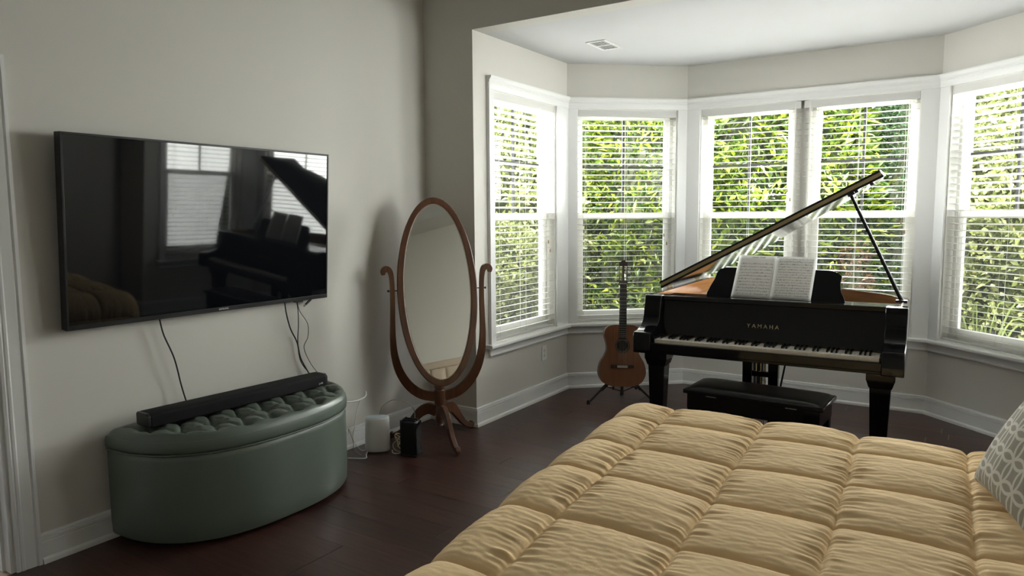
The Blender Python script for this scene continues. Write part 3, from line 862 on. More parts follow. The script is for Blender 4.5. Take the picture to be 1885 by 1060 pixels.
# ------------------------------------------------------------------ router, modem and their cables
rt = empty('wifi_router', (-3.150, 3.235, 0), math.radians(38)); tag(rt, 'white rounded wireless router on the floor beside the ottoman', 'router')
def oval_stack(prof, ax, ay, n=40, e=2.6):
    mb = MB(); vs = []; fs = []
    for k, z in prof:
        for i in range(n):
            t = 2*math.pi*i/n; c, s = math.cos(t), math.sin(t)
            vs.append((ax*k*math.copysign(abs(c)**(2/e), c), ay*k*math.copysign(abs(s)**(2/e), s), z))
    for a in range(len(prof)-1):
        for i in range(n):
            j = (i+1) % n; fs.append((a*n+i, a*n+j, (a+1)*n+j, (a+1)*n+i))
    fs.append(tuple(range(n-1,-1,-1))); fs.append(tuple((len(prof)-1)*n+i for i in range(n)))
    return mb.add(vs, fs)
M_PLW = mat('white_plastic', (.80,.80,.79,1), .35)
oval_stack([(.86,.004),(.94,.008),(.99,.025),(1.0,.06),(.97,.15),(.95,.215),(.94,.222),(.90,.224)], .079, .042).build('shell', M_PLW, rt, 50)
oval_stack([(.88,.2242),(.87,.2275),(.80,.2290)], .079, .042).build('top_panel', mat('pale_blue_plastic', (.55,.66,.72,1), .3), rt, 50)
oval_stack([(.80,0),(.84,.005)], .079, .042).build('base_ring', mat('grey_plastic', (.3,.3,.3,1), .5), rt)
md = empty('modem', (-2.925, 3.300, 0), math.radians(15)); tag(md, 'upright black modem standing between the white router and the mirror', 'modem')
M_MOD = mat('matt_black_plastic', (.008,.0085,.010,1), .35)
MB().box(-.050, .046, -.040, .044, .006, .218).build('case', M_MOD, md, bevel=.004)
MB().box(-.056, -.048, -.042, .046, .0, .228).build('side_panel', M_MOD, md, bevel=.002)
MB().box(-.046, .040, .008, .018, .216, .232).build('top_fin', M_MOD, md, bevel=.002)
MB().box(-.046, .040, -.020, -.010, .216, .228).build('top_fin', M_MOD, md, bevel=.002)
MB().box(.044, .054, -.036, .040, .004, .216).build('front_panel', mat('gloss_black_plastic', (.006,.006,.008,1), .12), md, bevel=.003)
MB().box(-.058, .056, -.044, .048, 0, .008).build('foot', M_MOD, md, bevel=.002)
MB().box(.0538, .0548, .002, .006, .050, .054).build('status_light', mat('pale_led', (.6,.8,1,1), .3), md)
M_WHC = mat('white_cable', (.78,.78,.76,1), .5); M_YLC = mat('cream_cable', (.68,.62,.42,1), .5)
cord('white_plug_lead', [(-3.22,3.02,.36),(-3.20,3.07,.352),(-3.195,3.13,.352),(-3.20,3.185,.362),(-3.215,3.205,.385)], .0055, M_WHC, 'thick white cable end sticking out above the router beside the ottoman')
cord('router_lead', [(-3.205,3.155,.355),(-3.225,3.135,.28),(-3.23,3.115,.18),(-3.25,3.12,.09),(-3.22,3.15,.02),(-3.20,3.175,.015)], .0028, M_WHC, 'thin white cable dropping down the left side of the router')
cord('arched_cable', [(-3.19,3.290,.20),(-3.17,3.305,.27),(-3.12,3.350,.31),(-3.05,3.400,.30),(-3.0,3.42,.24),(-2.985,3.40,.14)], .0026, mat('grey_cable', (.35,.33,.30,1), .5), 'grey cable arching from the router over to the modem')
cord('loop_cable', [(-3.27,3.10,.14),(-3.24,3.075,.17),(-3.20,3.07,.10),(-3.22,3.09,.04),(-3.25,3.13,.012),(-3.16,3.10,.008)], .0022, mat('tan_cable', (.42,.32,.20,1), .5), 'tan cable looping behind the left side of the router')
cord('floor_cable', [(-3.20,3.02,.008),(-3.13,3.06,.006),(-3.11,3.09,.006),(-3.15,3.13,.006),(-3.20,3.20,.006)], .0035, M_WHC, 'white cable curling on the floor left of the router')
cy_ = []
for k in range(46):
    t = k/45*2*math.pi*5
    cy_.append((-3.040+.036*math.cos(t)+.004*(k % 7), 3.33+.032*math.sin(t*1.03)+.02*math.cos(t*.37), .055+.045*math.sin(t*.9+1)+.02*math.sin(t*.31)))
cord('network_cable', cy_, .0030, M_YLC, 'coiled cream network cable bundled between router and modem')
cord('cable_tail', [(-3.06,3.27,.012),(-3.03,3.245,.006),(-3.00,3.255,.006),(-2.995,3.30,.008),(-3.03,3.36,.02)], .0035, M_WHC, 'white cable curling on the floor right of the router')

# ------------------------------------------------------------------ guitar and its stand
gt = empty('acoustic_guitar', (-2.302, 5.095, .140)); gt.rotation_euler = (math.radians(-9), math.radians(1.5), math.radians(33)); tag(gt, 'classical guitar with brown top standing left of the piano', 'guitar')
hp = [(.000,0),(.090,.004),(.150,.030),(.182,.080),(.187,.130),(.172,.190),(.142,.240),(.124,.285),(.124,.325),(.136,.370),(.145,.405),(.138,.445),(.110,.475),(.060,.487),(0,.489)]
hc = cat(hp, 5)
outline = [(x, z) for x, z in hc]+[(-x, z) for x, z in hc[-2:0:-1]]
D_ = .092
gb = MB().prism(outline, lambda a, b: (a, 0, b), lambda a, b: (a, D_, b)).build('body', M_ROSEWOOD, gt, 40)
hole_c, hole_r = .322, .043
tp = MB()
# soundboard with a real hole: outline ring joined to the hole ring by angle
N_ = 96
def ray_out(ang):
    c, s = math.cos(ang), math.sin(ang); best = None
    for i in range(len(outline)):
        (xa, za), (xb, zb) = outline[i], outline[(i+1) % len(outline)]
        za -= hole_c; zb -= hole_c
        den = (xb-xa)*s-(zb-za)*c
        if abs(den) < 1e-12: continue
        u = (za*c-xa*s)/den
        if -1e-9 <= u <= 1+1e-9:
            t = (xa+(xb-xa)*u)*c+(za+(zb-za)*u)*s
            if t > 0 and (best is None or t < best): best = t
    return best
vs = []; fs = []
for i in range(N_):
    t = 2*math.pi*i/N_; R_ = ray_out(t) or .1; c, s = math.cos(t), math.sin(t)
    vs += [(R_*.998*c, -.003, hole_c+R_*.998*s), (hole_r*c, -.003, hole_c+hole_r*s), (hole_r*c, .0, hole_c+hole_r*s), (R_*.998*c, .0, hole_c+R_*.998*s)]
for i in range(N_):
    j = (i+1) % N_
    for k in range(4): fs.append((i*4+k, j*4+k, j*4+(k+1) % 4, i*4+(k+1) % 4))
tp.add(vs, fs)
top = tp.build('soundboard', M_SPRUCE, gt)
ring_ellipse(MB(), .060, .060, .044, .044, -.0045, -.002, 48, hole_c).build('rosette', mat('rosette_inlay', (.05,.035,.022,1), .4, var=.5, vscale=150), gt, 40)
MB().lathe([(.001,0),(.0428,0),(.0428,.0006)], 40, (0,-.0008,hole_c), 'y').build('soundhole_shade', mat('hole_shade', (.006,.005,.004,1), .9), gt)  # dark disc paints in the shade of the hollow body
MB().box(-.092,.092,-.010,-.003,.146,.174).build('bridge', M_ROSEWOOD, gt, bevel=.003)
MB().box(-.042,.042,-.014,-.009,.162,.166).build('saddle', mat('bone', (.50,.47,.41,1), .5), gt)
MB().box(-.040,.040,-.012,-.0095,.150,.158).build('tie_block', mat('pale_inlay', (.55,.5,.42,1), .4), gt)
MB().prism([(-.031,.372),(.031,.372),(.027,.812),(-.027,.812)], lambda a, b: (a,-.009,b), lambda a, b: (a,-.002,b)).build('fingerboard', mat('ebony', (.010,.008,.007,1), .7, spec=.2), gt)
MB().prism([(-.028,.47),(.028,.47),(.026,.83),(-.026,.83)], lambda a, b: (a,-.002,b), lambda a, b: (a*.7,.018,b)).build('neck', M_ROSEWOOD, gt, 40)
for k in range(1, 19):
    zf = .812-.65*(1-2**(-k/12)); hw_ = .027+(.812-zf)*.009
    if zf > .378: MB().box(-hw_, hw_, -.0105, -.0088, zf-.0011, zf+.0011).build('fret', mat('nickel_fret', (.35,.34,.32,1), .4, metal=.6), gt)
MB().box(-.027,.027,-.011,-.002,.812,.817).build('nut', MATS['bone'], gt)
hd = MB()
hd.box(-.034,-.028,-.002,.016,.83,.965); hd.box(.028,.034,-.002,.016,.83,.965); hd.box(-.008,.008,-.002,.016,.83,.965)
hd.box(-.034,.034,-.002,.016,.815,.838)
hd.prism([(-.034,.955),(.034,.955),(.036,.985),(.020,.990),(.012,1.004),(-.012,1.004),(-.020,.990),(-.036,.985)], lambda a, b: (a,-.002,b), lambda a, b: (a,.016,b))
hd.build('headstock', M_ROSEWOOD, gt, bevel=.001)
for s in (-1, 1):
    for k in range(3):
        zt_ = .862+.037*k
        t_ = MB().lathe([(.0045,0),(.0045,.020)], 10, (.009 if s > 0 else -.029, .007, zt_), 'x').build('string_roller', MATS['bone'], gt)
        MB().tube([(s*.034,.007,zt_),(s*.050,.012,zt_)], .002, 6).build('tuner_shaft', M_CHROME, gt)
        MB().lathe([(.002,-.008),(.008,-.005),(.008,.005),(.002,.008)], 10, (s*.052,.013,zt_)).build('tuner_button', MATS['bone'], gt, 40)
for k in range(6):
    xb_, xn_ = -.029+.0116*k, -.0215+.0086*k
    MB().tube([(xb_,-.013,.164),(xn_,-.0125,.815),(xn_*.7,-.002,.86)], 0.0005 if k > 2 else .0007, 4).build('string', mat('nylon', (.30,.28,.25,1), .5) if k > 2 else mat('wound_string', (.22,.20,.17,1), .5), gt)

gs = empty('guitar_stand', (-2.325, 5.165, 0), math.radians(33)); tag(gs, 'black folding tripod stand holding the classical guitar', 'stand')
MB().tube([(0,.03,.05),(0,.075,.55),(.012,.150,.955)], .011, 10).build('upright', M_BLACK, gs, 60)
MB().lathe([(.018,-.03),(.024,-.025),(.024,.03),(.018,.034)], 14, (0,.05,.235)).build('hub', M_BLACK, gs, 40)
for (fx, fy) in ((-.285,-.075),(.235,-.045),(.02,.20)):
    lg_ = MB().tube([(fx*.08,.045+fy*.05,.235),(fx*.55,.045+fy*.55,.115),(fx,fy,.012)], [.011,.010,.008], 10).build('leg', M_BLACK, gs, 60)
    MB().lathe([(.008,0),(.014,.002),(.015,.020),(.010,.034)], 10, (fx,fy,0)).build('rubber_foot', M_BLACK, lg_, 50)
    MB().tube([(fx*.40,.045+fy*.40,.15),(fx*.62,.045+fy*.62,.095)], .0145, 10).build('leg_clamp', M_BLACK, lg_, 50)
    MB().tube([(fx*.5,.045+fy*.5,.125),(0,.035,.075)], .004, 6).build('brace', M_BLACK, gs)
for s in (-1, 1):
    MB().tube(cat([(0,.055,.19),(s*.05,.03,.135),(s*.085,-.02,.125),(s*.09,-.085,.125),(s*.09,-.100,.145)], 4), .008, 8).build('cradle_arm', M_BLACK, gs, 60)
MB().tube(cat([(-.04,.07,.965),(-.045,.11,.962),(-.02,.145,.958),(.012,.150,.955),(.045,.145,.958),(.068,.11,.962),(.066,.07,.965)], 4), .008, 8).build('neck_yoke', M_BLACK, gs, 60)
# ------------------------------------------------------------------ grand piano
gp = empty('grand_piano', (-1.0105, 4.111, 0), math.radians(2.6)); tag(gp, 'black baby grand piano with its lid propped open in the bay', 'piano')
PL, PR, ZB, ZR = -.742, .724, .650, .985
side = [(PR,.20),(PR,.50),(.705,.66),(.64,.84),(.50,1.00),(.31,1.13),(.13,1.25),(.00,1.39),(-.10,1.53),(-.23,1.65),(-.40,1.70),(-.58,1.685),(-.70,1.60),(PL,1.46),(PL,.20)]
sm_ = [(PR,.20)]+cat(side[1:-1], 6)+[(PL,.20)]
def offset_in(pts, d):
    out = []
    for i in range(len(pts)):
        a = pts[max(i-1,0)]; b = pts[min(i+1,len(pts)-1)]
        t = (b[0]-a[0], b[1]-a[1]); l = math.hypot(*t)
        out.append((pts[i][0]-t[1]/l*d, pts[i][1]+t[0]/l*d))
    return out
inn = offset_in(sm_, .032); inn2 = offset_in(sm_, .040)
def shell(o_, i_, z0, z1):
    mb = MB(); n = len(o_)
    vs = []
    for a, b in zip(o_, i_): vs += [(a[0],a[1],z0),(b[0],b[1],z0),(b[0],b[1],z1),(a[0],a[1],z1)]
    fs = [(i*4+k, (i+1)*4+k, (i+1)*4+(k+1) % 4, i*4+(k+1) % 4) for i in range(n-1) for k in range(4)]
    fs += [(0,1,2,3), tuple((n-1)*4+k for k in (3,2,1,0))]
    return mb.add(vs, fs)
shell(sm_, inn, ZB+.02, ZR).build('rim', M_PIANO, gp, 40)
shell(inn, inn2, ZB+.03, ZR-.002).build('inner_rim', M_VENEER, gp, 40)
MB().plate(inn, .72, .735).build('soundboard', m_wood('spruce_board', (.5,.3,.12,1), (.62,.4,.18,1), .4, (3,20,20), 3, bump=0), gp)
pin = offset_in(sm_, .085)
MB().plate([(x, y) for x, y in pin if y > .42]+[(pin[-1][0], .42), (pin[0][0], .42)], .862, .880).build('iron_plate', mat('gold_plate', (.45,.30,.10,1), .35, metal=.7), gp, 40)
st = MB()
for k in range(70):
    x_ = PL+.09+k*.0188
    yt = min([y for (x, y) in pin if abs(x-x_) < .06 and y > .5] or [.8])
    if yt > .6: st.tube([(x_,.46,.905),(x_-.02,yt-.05,.895)], .0009, 4)
so = st.build('strings', M_CHROME, gp); so['kind'] = 'stuff'
# key bed, arms, key slip, fallboard
MB().box(PL+.02, PR-.02, -.025, .40, ZB, .690).build('key_bed', M_PIANO, gp, bevel=.003)
MB().box(PL+.10, PR-.10, -.045, -.018, .668, .7165).build('key_slip', M_PIANO, gp, bevel=.004)
arm = cat([(-.050,.765),(-.040,.776),(-.010,.780),(.035,.788),(.085,.806),(.118,.840),(.135,.890),(.148,.950),(.158,.982)], 4)
armp = [(-.050,ZB)]+[tuple(q) for q in arm]+[(.165,ZR),(.26,ZR),(.26,ZB)]
for a, b in ((PL, PL+.108), (PR-.108, PR)):
    MB().prism(armp, lambda u, v: (a,u,v), lambda u, v: (b,u,v)).build('arm', M_PIANO, gp, 35, bevel=.005, seg=3)
for a, b in ((PL+.108, -.6185), (.6065, PR-.108)):
    MB().box(a, b, -.016, .150, .690, .752).build('key_block', M_PIANO, gp, bevel=.003)
fb = MB().prism([(.146,.742),(.158,.742),(.205,.958),(.193,.962)], lambda u, v: (PL+.106,u,v), lambda u, v: (PR-.106,u,v)).build('fallboard', M_PIANO, gp)
MB().box(PL+.09, PR-.09, .180, .262, .955, .984).build('front_rail', M_PIANO, gp, bevel=.004)
MB().box(PL+.03, PR-.03, .255, .50, .925, .968).build('desk_shelf', M_PIANO, gp, bevel=.003)
tx = text_mesh('Y A M A H A', .033, .0004, 'lettering')
lt = obj('maker_lettering', tx, mat('gold_lettering', (.50,.41,.25,1), .5, metal=.2), fb)
lt.rotation_euler = (math.radians(90-12.2), 0, 0); lt.location = (-.02, .1625, .832)
# keyboard
kb = MB().box(-.6165, .6045, .000, .150, .688, .700).build('keyboard', mat('key_frame', (.25,.17,.1,1), .6), gp)
M_IVORY = mat('ivory_white', (.66,.63,.56,1), .25); M_EBONY = mat('black_key', (.008,.008,.008,1), .25)
kp = 1.221/52
wm = MB().box(.0004, kp-.0004, -.016, .1455, .7002, .735).mesh('white_key'); wm.materials.append(M_IVORY)
bk = MB().add([(-.0055,.036,.7352),(.0055,.036,.7352),(.0055,.1455,.7352),(-.0055,.1455,.7352),(-.0045,.042,.7475),(.0045,.042,.7475),(.0045,.1455,.7475),(-.0045,.1455,.7475)],
              [(0,3,2,1),(4,5,6,7),(0,1,5,4),(1,2,6,5),(2,3,7,6),(3,0,4,7)]).mesh('black_key'); bk.materials.append(M_EBONY)
for k in range(52):
    o = bpy.data.objects.new('white_key', wm); COL.objects.link(o); o.parent = kb; o.location = (-.6165+k*kp, 0, 0)
    nt_ = 'ABCDEFG'[k % 7]
    if nt_ in 'ACDFG' and k < 51:
        o = bpy.data.objects.new('black_key', bk); COL.objects.link(o); o.parent = kb; o.location = (-.6165+(k+1)*kp, 0, 0)
# legs
def pleg(x, y):
    l = MB().frustum(x, y, .06, .56, .034, .034, .052, .052).build('leg', M_PIANO, gp, bevel=.003)
    MB().frustum(x, y, .56, .60, .056, .056, .068, .068).build('leg_collar', M_PIANO, l, bevel=.003)
    MB().box(x-.070, x+.070, y-.070, y+.070, .60, .655).build('leg_block', M_PIANO, l, bevel=.003)
    MB().frustum(x, y, .034, .062, .026, .026, .030, .030).build('ferrule', M_BRASS, l, bevel=.002)
    MB().lathe([(.004,-.011),(.017,-.010),(.018,0),(.017,.010),(.004,.011)], 16, (x, y, .018), 'x').build('caster', M_BRASS, l, 40)
pleg(-.628, .105); pleg(.612, .105); pleg(-.28, 1.36)
# lyre and pedals
LX = -.055
MB().box(LX-.11, LX+.11, .26, .38, .605, .655).build('lyre_block', M_PIANO, gp, bevel=.003)
for s in (-1, 1):
    MB().frustum(LX+s*.076, .32, .16, .61, .024, .020, .030, .024).build('lyre_post', M_PIANO, gp, bevel=.003)
MB().box(LX-.135, LX+.135, .245, .385, .075, .165).build('pedal_box', M_PIANO, gp, bevel=.004)
MB().box(LX-.07, LX+.07, .305, .335, .50, .53).build('lyre_crossbar', M_PIANO, gp, bevel=.002)
for k in (-1, 0, 1):
    MB().tube([(LX+k*.027,.32,.16),(LX+k*.027,.32,.62)], .0035, 6).build('pedal_rod', M_BRASS, gp)
    MB().prism(cat([(-.012,.25),(-.011,.20),(-.016,.155),(0,.145),(.016,.155),(.011,.20),(.012,.25)], 3), lambda a, b: (LX+k*.065+a,b,.092), lambda a, b: (LX+k*.065+a,b,.104)).build('pedal', M_BRASS, gp, 40)
for s in (-1, 1): MB().tube([(LX+s*.06,.37,.14),(LX+s*.10,.72,.66)], .006, 8).build('lyre_brace', M_PIANO, gp)
# music desk
MD = [(-.405,0),(-.400,.035),(-.385,.075),(-.362,.125),(-.352,.165),(-.335,.190),(-.300,.200),(-.270,.203),(.285,.203),(.318,.200),(.350,.188),(.372,.168),(.372,.150),(.366,.125),(.374,.075),(.395,.030),(.402,0)]
lean = math.radians(20)
def dk(a, b, t, y0=.330): return (a, y0+b*math.sin(lean)+t*math.cos(lean), .968+b*math.cos(lean)-t*math.sin(lean))
MB().prism(MD, lambda a, b: dk(a,b,0), lambda a, b: dk(a,b,.016)).build('music_desk', M_PIANO, gp, bevel=.002)
MB().box(-.43, .43, .315, .335, .966, .976).build('desk_ledge', M_PIANO, gp, bevel=.002)
# lid
ang = math.radians(28.3); ca, sa_ = math.cos(ang), math.sin(ang); ZH = ZR+.012
def lp_(x, y, t):                                   # x,y plan position on the closed lid, t height above its underside
    s = x-PL
    return (PL+s*ca-t*sa_, y, ZH+s*sa_+t*ca)
lo_ = offset_in(sm_, -.010)
YF = .47
lpoly = [(x, y) for x, y in lo_ if y > YF]
lpoly = [(PR+.012, YF)]+lpoly+[(PL, YF)]
lid = MB().prism(lpoly, lambda a, b: lp_(a,b,0), lambda a, b: lp_(a,b,.020)).build('lid', M_PIANO, gp, 40)
fl = MB().prism([(PL+.005,YF),(PR+.012,YF),(PR+.012,YF+.40),(PL+.005,YF+.40)], lambda a, b: lp_(a,b,.0255), lambda a, b: lp_(a,b,.0455)).build('lid_flap', M_PIANO, gp)
MB().prism([(PL+.01,YF-.002),(PR+.008,YF-.002),(PR+.008,YF+.012),(PL+.01,YF+.012)], lambda a, b: lp_(a,b,.013), lambda a, b: lp_(a,b,.033)).build('lid_hinge', mat('aged_brass', (.30,.23,.12,1), .45, metal=.6), gp)
for xx in (PR-.07, PR-.16): MB().prism([(xx,YF+.03),(xx+.02,YF+.03),(xx+.02,YF+.05),(xx,YF+.05)], lambda a, b: lp_(a,b,-.012), lambda a, b: lp_(a,b,0)).build('lid_bumper', M_BLACK, lid)
for yy in (.62, 1.3): MB().tube([(PL-.004,yy,ZR+.002),(PL-.004,yy+.08,ZR+.002)], .006, 8).build('spine_hinge', M_BRASS, gp)
p0 = Vector((PR-.045, .50, ZR+.002)); p1 = Vector(lp_(.536, .56, 0))
MB().tube([p0, p0.lerp(p1,.5), p1], [.012,.011,.0095], 8).build('prop_stick', M_PIANO, gp, 50)
for k in range(5):
    q = p0.lerp(p1, .45+.1*k); MB().lathe([(.002,-.005),(.0125,-.004),(.0125,.004),(.002,.005)], 8, q).build('prop_notch', M_PIANO, gp)
MB().box(PR-.075, PR-.015, .46, .52, ZR-.006, ZR+.008).build('prop_socket', M_BLACK, gp, bevel=.002)
MB().prism([(.52,.54),(.56,.54),(.56,.58),(.52,.58)], lambda a, b: lp_(a,b,-.010), lambda a, b: lp_(a,b,0)).build('prop_cup', M_BLACK, lid)

# sheet music
def m_sheet(name, rows, top):
    m = bpy.data.materials.new(name); m.use_nodes = True
    nt = m.node_tree; nd = nt.nodes; ln = nt.links; p = nd['Principled BSDF']; p.inputs['Roughness'].default_value = .85
    tc = nd.new('ShaderNodeTexCoord'); sx = nd.new('ShaderNodeSeparateXYZ'); ln.new(tc.outputs['UV'], sx.inputs[0])
    def mth(op, a, b=None):
        n = nd.new('ShaderNodeMath'); n.operation = op
        for i, q in enumerate((a, b)):
            if q is None: continue
            if isinstance(q, (int, float)): n.inputs[i].default_value = q
            else: ln.new(q, n.inputs[i])
        return n.outputs[0]
    u, v = sx.outputs[0], sx.outputs[1]
    vv = mth('DIVIDE', mth('SUBTRACT', v, .06), top-.06)         # 0..1 over the printed area
    fr = mth('FRACT', mth('MULTIPLY', vv, rows))                 # inside one staff
    staff = mth('MULTIPLY', mth('GREATER_THAN', fr, .25), mth('LESS_THAN', fr, .75))
    lines = mth('MULTIPLY', mth('LESS_THAN', mth('FRACT', mth('MULTIPLY', mth('SUBTRACT', fr, .25), 10)), .22), staff)
    cb = nd.new('ShaderNodeCombineXYZ'); ln.new(mth('MULTIPLY', u, 34), cb.inputs[0]); ln.new(mth('MULTIPLY', v, 70), cb.inputs[1])
    vo = nd.new('ShaderNodeTexVoronoi'); vo.inputs['Scale'].default_value = 1.0; ln.new(cb.outputs[0], vo.inputs['Vector'])
    notes = mth('MULTIPLY', mth('LESS_THAN', vo.outputs['Distance'], .36), staff)
    cb2 = nd.new('ShaderNodeCombineXYZ'); ln.new(mth('MULTIPLY', u, 60), cb2.inputs[0]); ln.new(mth('MULTIPLY', v, 14), cb2.inputs[1])
    nz = nd.new('ShaderNodeTexNoise'); nz.inputs['Scale'].default_value = 1.0; ln.new(cb2.outputs[0], nz.inputs['Vector'])
    stems = mth('MULTIPLY', mth('GREATER_THAN', nz.outputs['Fac'], .60), mth('MULTIPLY', mth('GREATER_THAN', fr, .15), mth('LESS_THAN', fr, .85)))
    inside = mth('MULTIPLY', mth('MULTIPLY', mth('GREATER_THAN', u, .09), mth('LESS_THAN', u, .94)), mth('MULTIPLY', mth('GREATER_THAN', vv, 0), mth('LESS_THAN', vv, 1)))
    ink = mth('MINIMUM', mth('ADD', mth('MULTIPLY', lines, .55), mth('ADD', mth('MULTIPLY', notes, .55), mth('MULTIPLY', stems, .45))), .85)
    ink = mth('MULTIPLY', ink, inside)
    if top < .9:
        ti = mth('MULTIPLY', mth('MULTIPLY', mth('GREATER_THAN', v, .945), mth('LESS_THAN', v, .965)), mth('MULTIPLY', mth('GREATER_THAN', u, .34), mth('LESS_THAN', u, .70)))
        ink = mth('ADD', ink, mth('MULTIPLY', mth('MULTIPLY', ti, mth('GREATER_THAN', nz.outputs['Fac'], .42)), .7))
    mx = nd.new('ShaderNodeMix'); mx.data_type = 'RGBA'; mx.inputs['A'].default_value = (.72,.72,.70,1); mx.inputs['B'].default_value = (.04,.04,.04,1)
    ln.new(ink, mx.inputs['Factor']); ln.new(mx.outputs['Result'], p.inputs['Base Color'])
    return m
def sheet(xa, xb, xa2, xb2, h, mt_, label, lift):
    n = 12; P = np.zeros((n, n, 3)); uv = []
    for i in range(n):
        for j in range(n):
            u, v = i/(n-1), j/(n-1)
            a = (xa+(xb-xa)*u)*(1-v)+(xa2+(xb2-xa2)*u)*v
            t = -.003-lift-.004*math.sin(math.pi*u)-.003*v*v*math.sin(4*u+1)
            P[i,j] = dk(a, v*h+.009, t)
            uv.append((u, v))
    me = MB().grid(P).mesh('sheet_music')
    l = me.uv_layers.new(name='UVMap')
    for lp in me.loops: l.data[lp.index].uv = uv[lp.vertex_index]
    me.shade_smooth(); me.materials.append(mt_)
    o = obj('sheet_music', me, None)
    o.matrix_world = Matrix.Translation(gp.location) @ Matrix.Rotation(gp.rotation_euler.z, 4, 'Z')
    s = o.modifiers.new('paper', 'SOLIDIFY'); s.thickness = .0006
    return tag(o, label, 'sheet music', 'pages on the music desk')
sheet(-.250, -.018, -.222, .004, .272, m_sheet('printed_page_a', 11, .84), 'left page of printed piano music, title line at its top', 0)
sheet(-.020, .214, .000, .232, .268, m_sheet('printed_page_b', 15, .97), 'right page of printed piano music, brighter and full of staves', .002)

# ------------------------------------------------------------------ piano bench
bn = empty('piano_bench', (-1.012, 4.105, 0), math.radians(-2.5)); tag(bn, 'low black piano bench with padded leather seat under the keyboard', 'bench')
M_BLEA = mat('black_leather', (.010,.010,.010,1), .32, bump=.08, bscale=220)
BW, BD = .385, .165
n = 30; P = np.zeros((n, n, 3)); g = np.linspace(-1, 1, n)
for i in range(n):
    for j in range(n):
        e = ((1-abs(g[i])**8)*(1-abs(g[j])**5))**.5
        P[i,j] = (g[i]*(BW-.008), g[j]*(BD-.008), .478+.026*e)
MB().grid(P).build('seat_cushion', M_BLEA, bn, 180)
MB().box(-BW, BW, -BD, BD, .455, .480).build('seat_board', M_PIANO, bn, bevel=.005)
ap_ = MB().box(-BW+.022, BW-.022, -BD+.018, -BD+.036, .365, .455).box(-BW+.022, BW-.022, BD-.036, BD-.018, .365, .455).box(-BW+.020, -BW+.038, -BD+.02, BD-.02, .365, .455).box(BW-.038, BW-.020, -BD+.02, BD-.02, .365, .455)
ap_.build('apron', M_PIANO, bn)
for sx in (-1, 1):
    for sy in (-1, 1): MB().frustum(sx*(BW-.048), sy*(BD-.045), 0, .40, .021, .021, .026, .026).build('leg', M_PIANO, bn, bevel=.002)
    MB().box(sx*.22-.03, sx*.22+.03, -BD+.012, -BD+.020, .449, .453).build('lid_hinge', M_CHROME, bn)

# ------------------------------------------------------------------ ceiling vent and wall outlet
vt = empty('ceiling_vent', (-2.390, 4.912, ZC)); tag(vt, 'white ceiling air vent above the bay', 'vent')
fr_ = MB(); fr_.box(-.078,.078,-.145,-.125,-.007,0); fr_.box(-.078,.078,.125,.145,-.007,0); fr_.box(-.078,-.058,-.125,.125,-.007,0); fr_.box(.058,.078,-.125,.125,-.007,0); fr_.box(-.058,.058,-.010,.010,-.007,0)
fr_.build('frame', M_TRIM, vt, bevel=.002)
MB().box(-.058,.058,-.125,.125,-.0012,-.0004).build('duct_shade_sheet', mat('duct_shade', (.03,.03,.03,1), .9), vt)  # thin dark sheet painted as the shade inside the duct
for k in range(5):
    y_ = -.044+.022*k
    for s in (-1, 1):
        MB().prism([(-.005,-.005),(-.004,-.005),(.004,-.0015),(.003,-.0015)], lambda a, b: (y_+a, s*.068-.056, b), lambda a, b: (y_+a, s*.068+.056, b)).build('louver', mat('grey_louver', (.30,.30,.30,1), .5), vt)
wo = empty('wall_outlet', (X1, 4.945, .372)); tag(wo, 'white power outlet under the leftmost bay window', 'outlet')
MB().box(0, .006, -.037, .037, -.060, .060).build('cover_plate', M_TRIM, wo, bevel=.003)
for s in (-1, 1):
    rc = MB().lathe([(.001,.0072),(.016,.0072),(.017,.005)], 18, (0,0,s*.021), 'x').build('receptacle', mat('off_white', (.66,.65,.6,1), .4), wo)
    for q in (-1, 1): MB().box(.0068,.0076, q*.006-.001, q*.006+.001, s*.021-.004, s*.021+.005).build('slot', M_BLACK, rc)
MB().lathe([(.001,.0072),(.0028,.0068),(.003,.005)], 8, (0,0,0), 'x').build('screw', M_CHROME, wo)

# ------------------------------------------------------------------ the garden outside
gnd = MB().box(-14, 12, 4.2, 20, -.45, -.35).box(-14, X0-2.2, -6, 4.2, -.45, -.35).box(XR+.3, 12, -6, 4.2, -.45, -.35)
struct(gnd.build('ground', mat('mulch_ground', (.105,.075,.048,1), .95, var=.5, vscale=9, bump=.6, bscale=20, coords='Object')))

def m_leaf(name, c1, c2, c3):
    m = bpy.data.materials.new(name); m.use_nodes = True
    nt = m.node_tree; nd = nt.nodes; ln = nt.links; nd.clear()
    o = nd.new('ShaderNodeOutputMaterial'); ge = nd.new('ShaderNodeNewGeometry'); rp = nd.new('ShaderNodeValToRGB')
    e = rp.color_ramp.elements; e[0].position = 0; e[0].color = c1; e[1].position = 1; e[1].color = c3
    k = e.new(.5); k.color = c2
    ln.new(ge.outputs['Random Per Island'], rp.inputs[0])
    p = nd.new('ShaderNodeBsdfPrincipled'); p.inputs['Roughness'].default_value = .38
    t = nd.new('ShaderNodeBsdfTranslucent'); mx = nd.new('ShaderNodeMixShader'); mx.inputs[0].default_value = .5
    ln.new(rp.outputs[0], p.inputs['Base Color']); ln.new(rp.outputs[0], t.inputs['Color'])
    ln.new(p.outputs[0], mx.inputs[1]); ln.new(t.outputs[0], mx.inputs[2]); ln.new(mx.outputs[0], o.inputs[0])
    return m
L_LAUREL = m_leaf('laurel_leaf', (.014,.042,.006,1), (.085,.135,.012,1), (.27,.31,.035,1))
L_SMALL = m_leaf('small_shrub_leaf', (.035,.055,.018,1), (.11,.135,.040,1), (.28,.28,.12,1))
L_PALE = m_leaf('pale_shrub_leaf', (.08,.11,.035,1), (.24,.28,.085,1), (.50,.50,.24,1))
